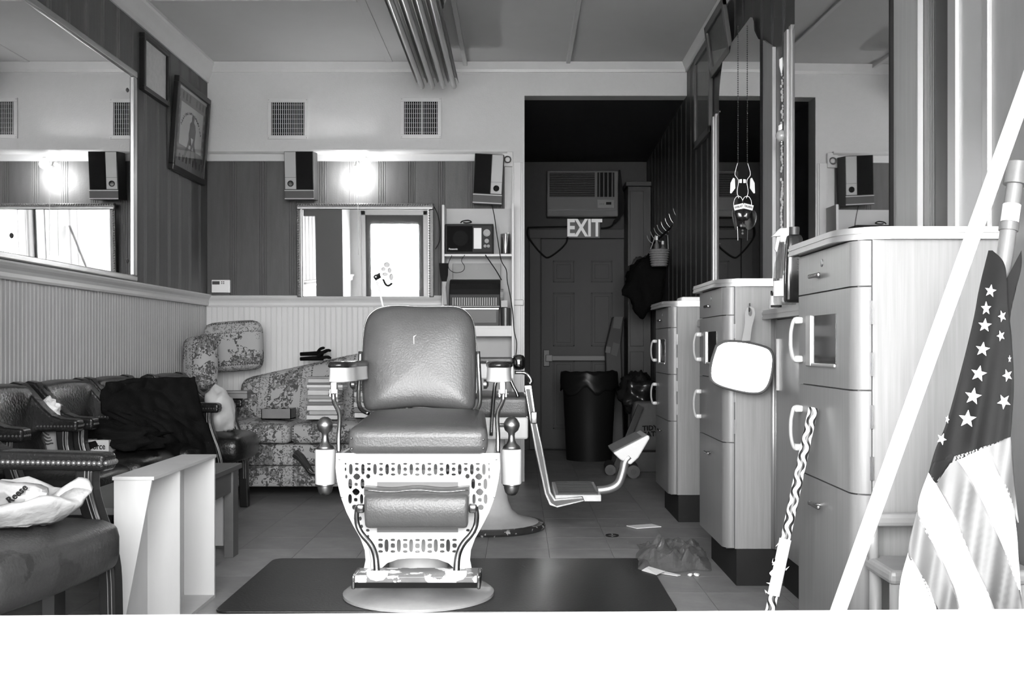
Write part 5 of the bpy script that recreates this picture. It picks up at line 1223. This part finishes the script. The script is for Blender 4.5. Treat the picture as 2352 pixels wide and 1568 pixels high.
# ---------------------------------------------------------------- tube lamp hung below the ceiling
fx_ = thing('tube_lamp', 'four tube fluorescent lamp hanging below the ceiling', 'lamp', (-.57, 6.2, 2.82))
ya_, yb_ = 5.05, 7.42
hs_ = MB().box(-.66, -.48, ya_ + .05, yb_ - .06, 2.90, 2.95).build('lamp_housing', mat('lamp_metal', .4, .35, .3), fx_, bevel=.004)
xs_ = (-.68, -.605, -.53, -.455)
for x in xs_:
    MB().prism([(x - .037, ya_ + .03, 2.855), (x - .02, ya_ + .03, 2.895), (x + .02, ya_ + .03, 2.895), (x + .037, ya_ + .03, 2.855), (x + .037, ya_ + .03, 2.86), (x + .02, ya_ + .03, 2.90), (x - .02, ya_ + .03, 2.90), (x - .037, ya_ + .03, 2.86)], (0, yb_ - ya_ - .07, 0)).build('reflector', mat('reflector_metal', .35, .3, .5), fx_)
    MB().tube([(x, ya_, 2.842), (x, yb_ - .03, 2.842)], .0185, 12).build('tube', mat('unlit_tube', .42, .2), fx_, smooth='auto')
    MB().tube([(x, yb_ - .04, 2.842), (x, yb_, 2.842)], .0165, 10).build('tube_cap', M_nickel, fx_, smooth='auto')
    MB().box(x - .012, x + .012, yb_ - .012, yb_ + .004, 2.84, 2.90).build('lamp_holder', M_trim, fx_, bevel=.003)
for y in (5.5, 7.0):
    MB().tube([(-.57, y, 2.95), (-.57, y, ZC)], .006, 8).build('hanger_rod', M_nickel, fx_)
MB().tube([(-.48, 6.05, 2.93), (-.44, 6.05, 2.96), (-.40, 6.05, 3.06), (-.39, 6.05, 3.08)], .009, 8).build('conduit', M_grey, fx_)
MB().lathe([(.03, -.02), (.034, 0), (.03, .02)], (-.455, 5.95, 2.95), 14).build('junction', M_dark, fx_)
# ---------------------------------------------------------------- shelf unit by the hall with the radio
d = 7.50; X0_, X1_ = W(1015, 0, d).x, W(1181, 0, d).x
sh = thing('shelf_unit', 'narrow white shelf unit beside the hall opening', 'shelf', ((X0_ + X1_) / 2, 7.62, 0))
zt, z1_, z2_ = W(0, 470, d).z, W(0, 583, d).z, W(0, 748, d).z
MB().box(X0_, X0_ + .018, d, DB - .014, 0, zt).build('side_board', M_trim, sh, bevel=.002); MB().box(X1_ - .018, X1_, d, DB - .014, 0, zt + .01).build('side_board', M_trim, sh, bevel=.002)
MB().box(X0_ + .018, X1_ - .018, DB - .024, DB - .015, 0, zt).build('back_board', mat('shelf_back', .42, .6, amt=.05, scale=(8, 8, 8)), sh)
for z, h_ in ((z1_, .016), (z2_, .016), (.6, .018), (.12, .018)): MB().box(X0_ + .018, X1_ - .018, d + .004, DB - .024, z - h_, z).build('shelf_board', M_trim, sh)
MB().box(X0_ + .018, X1_ - .018, d + .001, d + .018, z2_ - .075, z2_ - .0165).build('shelf_apron', M_trim, sh)
ra, rb_2 = W(1022, 582, d), W(1133, 513, d); rz0 = z1_ + .0005; rh = rb_2.z - ra.z
ra.x = X0_ + .022
rd = thing('radio', 'wood cased tabletop radio with a pale tuning dial', 'radio', ((ra.x + rb_2.x) / 2, d + .1, rz0))
MB().box(ra.x, rb_2.x, d + .005, d + .17, rz0, rz0 + rh).build('case', mat('walnut_case', .012, .5, spec=.12, amt=.4, scale=(40, 5, 5)), rd, bevel=.004)
x0r, wr_ = ra.x, rb_2.x - ra.x
MB().box(x0r + .014, x0r + wr_ * .57, d + .0, d + .006, rz0 + .016, rz0 + rh - .016).build('grille', mat('radio_grille', .006, .8, spec=.1), rd)
MB().lathe([(.055, 0), (.055, .002), (.001, .0022)], (0, 0, 0), 28, frameM((x0r + wr_ * .32, d + .0, rz0 + rh * .52), (1, 0, 0), (0, 0, 1))).build('speaker_disc', M_blackmat, rd)
MB().box(x0r + wr_ * .575, x0r + wr_ - .014, d + .0, d + .006, rz0 + .016, rz0 + rh - .016).build('control_panel', mat('radio_panel', .02, .5, spec=.15), rd)
MB().box(x0r + wr_ * .595, x0r + wr_ * .755, d - .002, d + .001, rz0 + rh * .17, rz0 + rh * .86).build('dial', mat('radio_dial', .6, .4), rd)
for px_, pz_, r_ in ((.865, .7, .021), (.865, .43, .011), (.83, .26, .006), (.90, .26, .006)):
    MB().lathe([(r_ + .005, 0), (r_ + .005, .003), (r_, .003), (r_ * .9, .016), (.001, .017)], (0, 0, 0), 18, frameM((x0r + wr_ * px_, d, rz0 + rh * pz_), (1, 0, 0), (0, 0, 1))).build('knob', mat('knob_silver', .2, .4), rd, smooth='auto')
text('brand_lettering', 'Panasonic', .016, frameM((x0r + wr_ * .17, d - .0005, rz0 + rh * .16), (1, 0, 0), (0, 0, 1)), M_paper, rd, th=.0004, bold=.0006)
# jar of pens next to it
jb = W(1161, 582, d + .08); jb.z = rz0
jr = thing('glass_jar', 'clear glass jar with sticks on the shelf beside the radio', 'jar', jb)
MB().lathe([(.034, 0), (.036, .01), (.036, .15), (.034, .152), (.033, .15), (.033, .012), (.001, .01)], jb, 20).build('jar_glass', glass('jar_glass', .75, .05, .1), jr, smooth='auto')
for k in range(4): MB().tube([jb + Vector((.015 * math.cos(k * 1.6), .015 * math.sin(k * 1.6), .012)), jb + Vector((.022 * math.cos(k * 1.6 + 1), .022 * math.sin(k * 1.6 + 1), .13 + .01 * k))], .005, 6).build('stick', M_nickel if k % 2 else M_grey, jr)
# punching and comb binding machine on a drawer box
z0 = z2_ + .0005
ba, bb = W(1048, 745, d), W(1146, 703, d)
dbx = thing('drawer_box', 'small grey metal drawer box on the lower shelf', 'box', ((ba.x + bb.x) / 2, d + .1, z0))
hb_ = bb.z - ba.z
MB().box(ba.x, bb.x, d + .015, d + .2, z0, z0 + hb_).build('box_case', mat('grey_metal', .05, .5, spec=.25, amt=.2, scale=(10, 10, 10)), dbx, bevel=.003)
MB().box(ba.x + .012, bb.x - .02, d + .011, d + .016, z0 + .022, z0 + hb_ - .018).build('drawer_front', M_dark, dbx)
MB().box(ba.x + .002, bb.x - .002, d + .008, d + .016, z0 + hb_ - .013, z0 + hb_ - .004).build('bright_edge', M_nickel, dbx)
zc_ = z0 + hb_ + .001
ma, mb_ = W(1031, 0, d), W(1149, 0, d)
mc = thing('binding_machine', 'dark comb binding machine with a row of metal fingers', 'machine', ((ma.x + mb_.x) / 2, d + .1, zc_))
def mz(py): return W(0, py, d).z
prof = [(d + .0, zc_), (d + .0, zc_ + .012), (d + .012, mz(676)), (d + .03, mz(664)), (d + .06, mz(650)), (d + .10, mz(641)), (d + .15, mz(638)), (d + .19, zc_ + .1), (d + .19, zc_)]
xm0 = max(ma.x, X0_ + .021)
MB().prism([(xm0, y, z) for y, z in prof], (mb_.x - xm0, 0, 0)).build('machine_body', mat('machine_brown', .015, .4, spec=.25, amt=.4, scale=(10, 10, 10)), mc, bevel=.006)
for k in range(20):
    x = xm0 + .03 + k * (mb_.x - xm0 - .06) / 19
    MB().box(x - .004, x + .004, d - .006, d + .012, zc_ + .014, zc_ + .07).build('finger', mat('finger_metal', .09, .4, .3), mc)
MB().box(xm0 + .004, mb_.x - .004, d - .008, d + .002, zc_ + .002, zc_ + .010).build('front_bar', M_grey, mc)
pa1, pb1 = W(1040, 636, d + .16), W(1150, 605, d + .16)
MB().box(max(pa1.x, X0_ + .03), pb1.x, d + .16, d + .175, pa1.z - .04, pb1.z).build('back_plate', mat('plate_grey', .2, .5), mc, bevel=.002)
MB().lathe([(.016, 0), (.016, .003), (.001, .003)], (0, 0, 0), 14, frameM(W(1094, 615, d + .159), (1, 0, 0), (0, 0, 1))).build('round_badge', M_grey, mc)
MB().tube([(mb_.x, d + .05, zc_ + .09), (mb_.x + .022, d + .05, zc_ + .09)], .045, 14).box(mb_.x + .006, mb_.x + .052, d + .01, d + .09, zc_ + .002, zc_ + .05).build('side_wheel', mat('machine_grey', .22, .4), mc)
cpb = W(1161, 745, d + .07); cpb.z = z0
cp = MB().lathe([(.034, 0), (.036, .13), (.033, .13), (.03, .006), (.001, .005)], cpb, 18).build('tumbler', mat('dark_tumbler', .05, .3), smooth='auto'); tag(cp, 'dark tumbler standing beside the drawer box', 'tumbler')
# neck duster hanging on the outside of the shelf
db0 = W(1022, 700, d - .03)
du = thing('neck_duster', 'dark brush with pale handle hanging on the shelf side', 'brush', db0)
MB().rings([[W(x, y, d - .03 + k) for x, y, k in q] for q in (((1008, 604, -.012), (1030, 604, -.012), (1030, 604, .012), (1008, 604, .012)), ((1011, 632, -.012), (1029, 632, -.012), (1029, 632, .012), (1011, 632, .012)), ((1014, 646, -.01), (1026, 646, -.01), (1026, 646, .01), (1014, 646, .01)))]).build('bristles', M_blackmat, du)
MB().rings([[W(x, y, d - .03 + k) for x, y, k in q] for q in (((1015, 646, -.01), (1026, 646, -.01), (1026, 646, .01), (1015, 646, .01)), ((1016, 660, -.008), (1024, 660, -.008), (1024, 660, .008), (1016, 660, .008)), ((1018, 700, -.006), (1027, 700, -.006), (1027, 700, .006), (1018, 700, .006)))]).build('handle', mat('brush_handle', .18, .4), du, bevel=.002)
# cords
def cord(label, pts, r=.003, m=M_blackmat):
    o = MB().tube(smooth_path(pts, 5), r, 6).build('cable', m, smooth=True); tag(o, label, 'cable', 'loose cables'); return o
cord('thin black speaker cable running down past the radio', [W(1130, 470, d - .01), W(1136, 500, d - .01), W(1140, 530, d - .01), W(1147, 575, d - .01), W(1152, 600, d - .01), W(1163, 620, d - .01), W(1165, 645, d - .01), W(1172, 680, d - .015), W(1178, 720, d - .015), W(1181, 760, d - .015), W(1187, 790, d - .015), W(1183, 830, d - .015)], .0032)
cord('thin black cable drooping from the carved mirror to the shelf', [W(955, 472, DB - .08), W(985, 468, DB - .08), W(1000, 480, DB - .06), W(1009, 510, DB - .05), W(1010, 550, DB - .05), W(1000, 572, DB - .04)], .0028)
cord('thin black cable hanging from the radio in a loop', [W(1038, 586, d - .004), W(1030, 605, d - .006), W(1032, 618, d - .006), W(1045, 626, d - .008), W(1062, 623, d - .008), W(1067, 612, d - .006), W(1060, 598, d - .004), W(1068, 585, d - .004)], .002)
cord('thick black cable slanting from the radio to the machine', [W(1115, 585, d - .005), W(1125, 600, d - .012), W(1140, 622, d - .012), W(1152, 643, d - .006)], .004)
cord('black cable coiled on top of the radio', [W(1058, 512, d + .05), W(1062, 508, d + .05), W(1075, 506, d + .05), W(1083, 510, d + .05), W(1072, 512, d + .05), W(1064, 511, d + .05)], .005)
# ---------------------------------------------------------------- back hall
D = DH - .02
ac = thing('air_conditioner', 'window air conditioner set in the wall above the exit door', 'air conditioner', W(1337, 500, D))
a, b = W(1256, 498, D - .12), W(1420, 392, D - .12)
yf = D - .14
MB().rbox(a.x, b.x, yf, DH - .002, a.z, b.z, .012, 3).build('case', mat('ac_plastic', .1, .6, amt=.06, scale=(9, 9, 9)), ac)
gx0, gx1, gx2, gx3 = W(1262, 0, yf).x, W(1366, 0, yf).x, W(1372, 0, yf).x, W(1411, 0, yf).x
gz0, gz1 = W(0, 452, yf).z, W(0, 396, yf).z
MB().box(gx0, gx1, yf - .003, yf + .004, gz0, gz1).build('intake_recess', M_blackmat, ac)
for k in range(14):
    z = gz0 + (k + .5) * (gz1 - gz0) / 14
    MB().box(gx0, gx1, yf - .010, yf - .002, z - .003, z + .003).build('louvre', mat('ac_louvre', .03, .5), ac)
MB().box(gx2, gx3, yf - .003, yf + .004, gz0, gz1).build('outlet_recess', M_blackmat, ac)
for k in range(4):
    x = gx2 + (k + .5) * (gx3 - gx2) / 4; MB().box(x - .006, x + .006, yf - .010, yf - .002, gz0, gz1).build('vane', mat('ac_vane', .03, .5), ac)
MB().box(gx2, gx3, yf - .004, yf + .002, W(0, 478, yf).z, W(0, 458, yf).z).build('control_panel', mat('ac_panel', .08, .4), ac, bevel=.002)
MB().box(W(1392, 0, yf).x, W(1404, 0, yf).x, yf - .006, yf, W(0, 470, yf).z, W(0, 464, yf).z).build('display', M_blackmat, ac)
for k in range(3): MB().box(W(1377 + 4 * k, 0, yf).x, W(1379 + 4 * k, 0, yf).x, yf - .006, yf, W(0, 470, yf).z, W(0, 467, yf).z).build('button', M_dark, ac)
MB().box(a.x + .01, b.x - .01, yf - .006, yf, W(0, 484, yf).z, W(0, 481, yf).z).build('lower_line', M_dark, ac)
cv = MB().rings([[W(x, y, D - .1 + k) for x, y, k in q] for q in (((1421, 390, 0), (1425, 390, 0), (1425, 390, .05), (1421, 390, .05)), ((1421, 430, 0), (1430, 430, 0), (1430, 430, .05), (1421, 430, .05)), ((1421, 465, 0), (1435, 465, 0), (1435, 465, .05), (1421, 465, .05)), ((1421, 492, 0), (1433, 490, 0), (1433, 490, .05), (1421, 492, .05)), ((1408, 510, .0), (1416, 512, .0), (1416, 512, .05), (1408, 510, .05)))]).build('drip_cover', M_blackmat)
tag(cv, 'black plastic sheet hanging beside the air conditioner', 'plastic sheet')
es = thing('exit_sign', 'lit EXIT sign above the hall door', 'sign', W(1341, 548, D - .05))
a, b = W(1305, 547, DH - .09), W(1379, 504, DH - .09)
MB().rbox(a.x, b.x, DH - .09, DH - .045, a.z, b.z, .006, 2).build('housing', mat('sign_housing', .1, .5), es)
text('sign_lettering', 'EXIT', (b.z - a.z) * 1.28, frameM(((a.x + b.x) / 2, DH - .0915, (a.z + b.z) / 2 + .002), (1, 0, 0), (0, 0, 1)), emit('exit_glow', .4, .2), es, th=.001, bold=.006, sx=.72)
cord('cable drooping from the exit sign to the hall wall', [W(1213, 522, DH - .05), W(1212, 540, DH - .05), W(1228, 565, DH - .05), W(1250, 588, DH - .05), W(1262, 590, DH - .05), W(1285, 574, DH - .05), W(1300, 558, DH - .05), W(1303, 545, DH - .06)], .008)
cord('cable running level from the exit sign along the door head', [W(1212, 522, DH - .05), W(1250, 521, DH - .05), W(1304, 520, DH - .06)], .007)
cord('cable from the air conditioner down to the exit sign', [W(1412, 505, DH - .1), W(1405, 518, DH - .08), W(1392, 523, DH - .07), W(1380, 524, DH - .07)], .007)
# tall narrow cabinet beside the door
hc = thing('tall_cupboard', 'tall narrow dark cupboard beside the exit door', 'cupboard', (W(1462, 0, 9.75).x, 9.9, 0))
a, b = W(1442, 428, 9.75), W(1483, 428, 9.75)
MB().box(a.x, XR - .01, 9.75, 10.1, 0, a.z).build('cupboard_body', M_paneld, hc, bevel=.004)
MB().box(a.x - .02, XR - .005, 9.73, 10.1, a.z, a.z + .045).build('cornice', M_paneld, hc, bevel=.006)
for z0_, z1_ in ((.1, .95), (1.0, 1.7), (1.74, 2.45)): MB().box(a.x + .02, b.x - .02, 9.742, 9.751, z0_, z1_).build('door', M_paneld, hc, bevel=.003)
# wire hangers on a rail, with a wicker basket
hr = thing('hanger_rail', 'short wall rail in the dark hall', 'rail', (XR - .02, 8.3, 1.7))
MB().tube([W(1500, 560, 9.2), W(1565, 500, 8.2)], .008, 8).build('rail_bar', M_blackmat, hr)
names = ('first', 'second', 'third', 'fourth', 'fifth', 'sixth', 'seventh', 'eighth')
for k, (x, y, s_) in enumerate(((1486, 540, 20), (1494, 531, 22), (1502, 523, 20), (1509, 516, 22), (1518, 508, 26), (1527, 499, 30), (1536, 489, 34), (1546, 478, 30))):
    dd = 9.2 - k * .13
    o = MB().tube(smooth_path([W(x, y, dd), W(x + s_ * .15, y + s_ * .45, dd), W(x + s_ * .5, y + s_ * .85, dd), W(x + s_ * .95, y + s_ * 1.02, dd), W(x + s_ * 1.0, y + s_ * 1.1, dd)], 5), .0042, 6).build('wire_hanger', M_chrome if k in (4, 5, 6) else mat('dull_wire', .2, .4, .8), smooth=True)
    tag(o, '%s wire hanger on the hall rail counted from the exit door' % names[k], 'hanger', 'wire hangers in the hall')
bkt = thing('wicker_basket', 'wicker basket holding bottles hung in the dark hall', 'basket', W(1515, 615, 8.6))
bc = W(1514, 612, 8.6)
MB().lathe([(.062, 0), (.082, .14), (.078, .14), (.058, .006), (.001, .005)], bc, 18).build('basket_body', mat('wicker', .13, .8, amt=.7, scale=(60, 60, 140)), bkt, smooth='auto')
for k in range(7): MB().tube([bc + Vector((r_ * math.cos(a_), r_ * math.sin(a_), .015 + k * .019)) for a_ in [j * math.pi / 9 for j in range(18)] for r_ in [.066 + .0026 * k]], .006, 6, closed=True).build('weave_ring', mat('wicker_ring', .2, .7, amt=.5, scale=(90, 90, 20)), bkt, smooth=True)
for sx_ in (-1, 1): MB().tube([bc + Vector((sx_ * .075, 0, .13)), bc + Vector((sx_ * .05 + .02, 0, .26))], .004, 6).build('hanging_strap', M_grey, bkt)
for k, (dx, h_) in enumerate(((-.02, .22), (.03, .18))):
    p = bc + Vector((dx, 0, .02)); t = thing('spray_can', ('taller' if k == 0 else 'shorter') + ' bottle standing in the wicker basket', 'bottle', p, group='bottles in the basket')
    MB().lathe([(.02, 0), (.021, h_ * .7), (.01, h_ * .82), (.01, h_)], p, 12).build('bottle_body', mat('basket_bottle', .12, .3), t, smooth='auto')
    MB().lathe([(.011, h_ * .9), (.011, h_ * 1.05), (.001, h_ * 1.06)], p, 10).build('cap', M_paper, t, smooth='auto')
for k, (px, py, dd, r, lab, cat) in enumerate(((1485, 655, 8.9, (.2, .15, .24), 'dark bundled coats hanging in the hall by the basket', 'coats'), (1478, 622, 9.35, (.13, .1, .12), 'dark rounded bag hanging behind the coats in the hall', 'bag'))):
    o = MB().grid(blob(W(px, py, dd), r, .35, 2, 3 + k), 30, 20).build('hanging_bundle', M_cloth if k == 0 else mat('dark_bag', .03, .7), smooth=True); tag(o, lab, cat)
# leaning case
lc = thing('leaning_case', 'dark case with stickers leaning by the hall door', 'case', W(1412, 860, 9.5))
pts = [(1392, 862), (1432, 862), (1444, 790), (1452, 730), (1446, 722), (1424, 735), (1408, 790)]
base = [W(x, y, 9.45) for x, y in pts]
lp_ = [W(1372, 1060, 9.0), W(1422, 1060, 9.0)]
MB().prism([Vector((p.x, 9.62 + .3 * (p.z / 1.3), p.z)) for p in (W(1408, 1031, 9.2), W(1445, 1031, 9.2), W(1444, 790, 9.2), W(1452, 722, 9.2), W(1424, 722, 9.2), W(1404, 800, 9.2))], (0, .1, 0)).build('case_body', mat('case_dark', .015, .5, amt=.4, scale=(8, 8, 8)), lc, bevel=.01)
for q, g in ((((1407, 795), (1418, 797), (1416, 812), (1404, 810)), .16), (((1424, 785), (1440, 790), (1432, 820), (1418, 815)), .09), (((1428, 722), (1450, 722), (1442, 752), (1424, 750)), .12)):
    MB().prism([Vector((p.x, 9.62 + .3 * (p.z / 1.3) - .004, p.z)) for p in [W(x, y, 9.2) for x, y in q]], (0, .003, 0)).build('sticker', mat('sticker_%d' % int(g * 100), g * .5, .5), lc)
# rubbish bin with liner
bd = 9.25; bcx = W(1353, 0, bd).x
rb2 = thing('rubbish_bin', 'tall black rubbish bin with plastic liner before the exit door', 'bin', (bcx, bd, 0))
MB().lathe([(.20, 0), (.215, .3), (.235, .72), (.245, .74), (.245, .76), (.225, .76), (.2, .05), (.001, .04)], (bcx, bd, 0), 24).build('bin_body', mat('bin_plastic', .008, .5, spec=.15), rb2, smooth='auto')
MB().grid(lambda u, v: Vector((bcx + (.25 + .012 * nz((u * 9, v * 3, 1)) + .012 * v) * math.cos(2 * math.pi * u), bd + (.25 + .012 * nz((u * 9, v * 3, 4)) + .012 * v) * math.sin(2 * math.pi * u), .775 - .16 * v * (1 + .5 * nz((math.cos(2 * math.pi * u) * 2, math.sin(2 * math.pi * u) * 2, 2))) + .02 * nz((math.cos(6.283 * u) * 3, math.sin(6.283 * u) * 3, 8)))), 48, 6).build('bin_liner', mat('bin_liner', .008, .35, spec=.2), rb2, smooth=True, solid=.002)
bg = MB().grid(blob((W(1465, 900, 8.7).x, 8.7, .60), (.16, .14, .17), .35, 2.2, 5), 36, 22).build('rubbish_bag', mat('bag_black', .012, .25), smooth=True); tag(bg, 'shiny black rubbish bag on the hall clutter', 'rubbish bag')
# cat litter bag, boxes and rolls
tb = thing('litter_bag', 'pale bag lettered TIDY CATS beside the hall cabinet', 'bag', (W(1485, 0, 8.4).x, 8.4, 0))
a, b = W(1452, 1035, 8.4), W(1520, 915, 8.4)
MB().rbox(a.x, b.x + .05, 8.33, 8.5, .16, b.z - .02, .05, 7, fn=lambda p, u, v, w: p + Vector((.02 * nz((u * 2, w * 2, 3)), .02 * nz((u * 2, w * 2, 6)), 0))).build('bag_body', mat('litter_paper', .09, .7, amt=.15, scale=(8, 8, 8)), tb, smooth=True)
for k, wd in enumerate(('TIDY', 'CATS')): text('bag_lettering', wd, .055, frameM(W(1493, 983 + 14 * k, 8.312), (1, 0, .06), (-.06, 0, 1)), M_blackmat, tb, th=.002, bold=.0012)
MB().box(a.x - .02, b.x + .06, 8.3, 8.55, 0, .16).build('box_under', mat('hall_box', .05, .6, amt=.4, scale=(9, 9, 9)), tb, bevel=.006)
for k, (px, py, r, lab) in enumerate(((1402, 1078, .042, 'dark roll lying on the hall floor beside the bin'), (1455, 1085, .05, 'dark roll lying on the hall floor below the litter bag'))):
    dd = F / (py + 14 - CY) * (1 - 0); p = W(px, 0, dd)
    t = thing('roll', lab, 'roll', (p.x, dd, 0), group='rolls on the hall floor')
    MB().tube([(p.x, dd, r + .001), (p.x + .02, dd + .35, r + .001)], r, 16).build('roll_body', mat('roll_dark', .04, .5), t, smooth='auto')
    MB().tube([(p.x, dd - .002, r + .001), (p.x, dd + .004, r + .001)], r * .45, 14).build('roll_core', M_dark, t)
pl = MB().prism([W(1402, 1087, 8.22), W(1416, 1087, 8.22), W(1478, 935, 8.22), W(1466, 928, 8.22)], (0, .03, 0)).build('dark_plank', M_blackwood); 
tag(pl, 'dark plank leaning against the litter bag', 'plank')
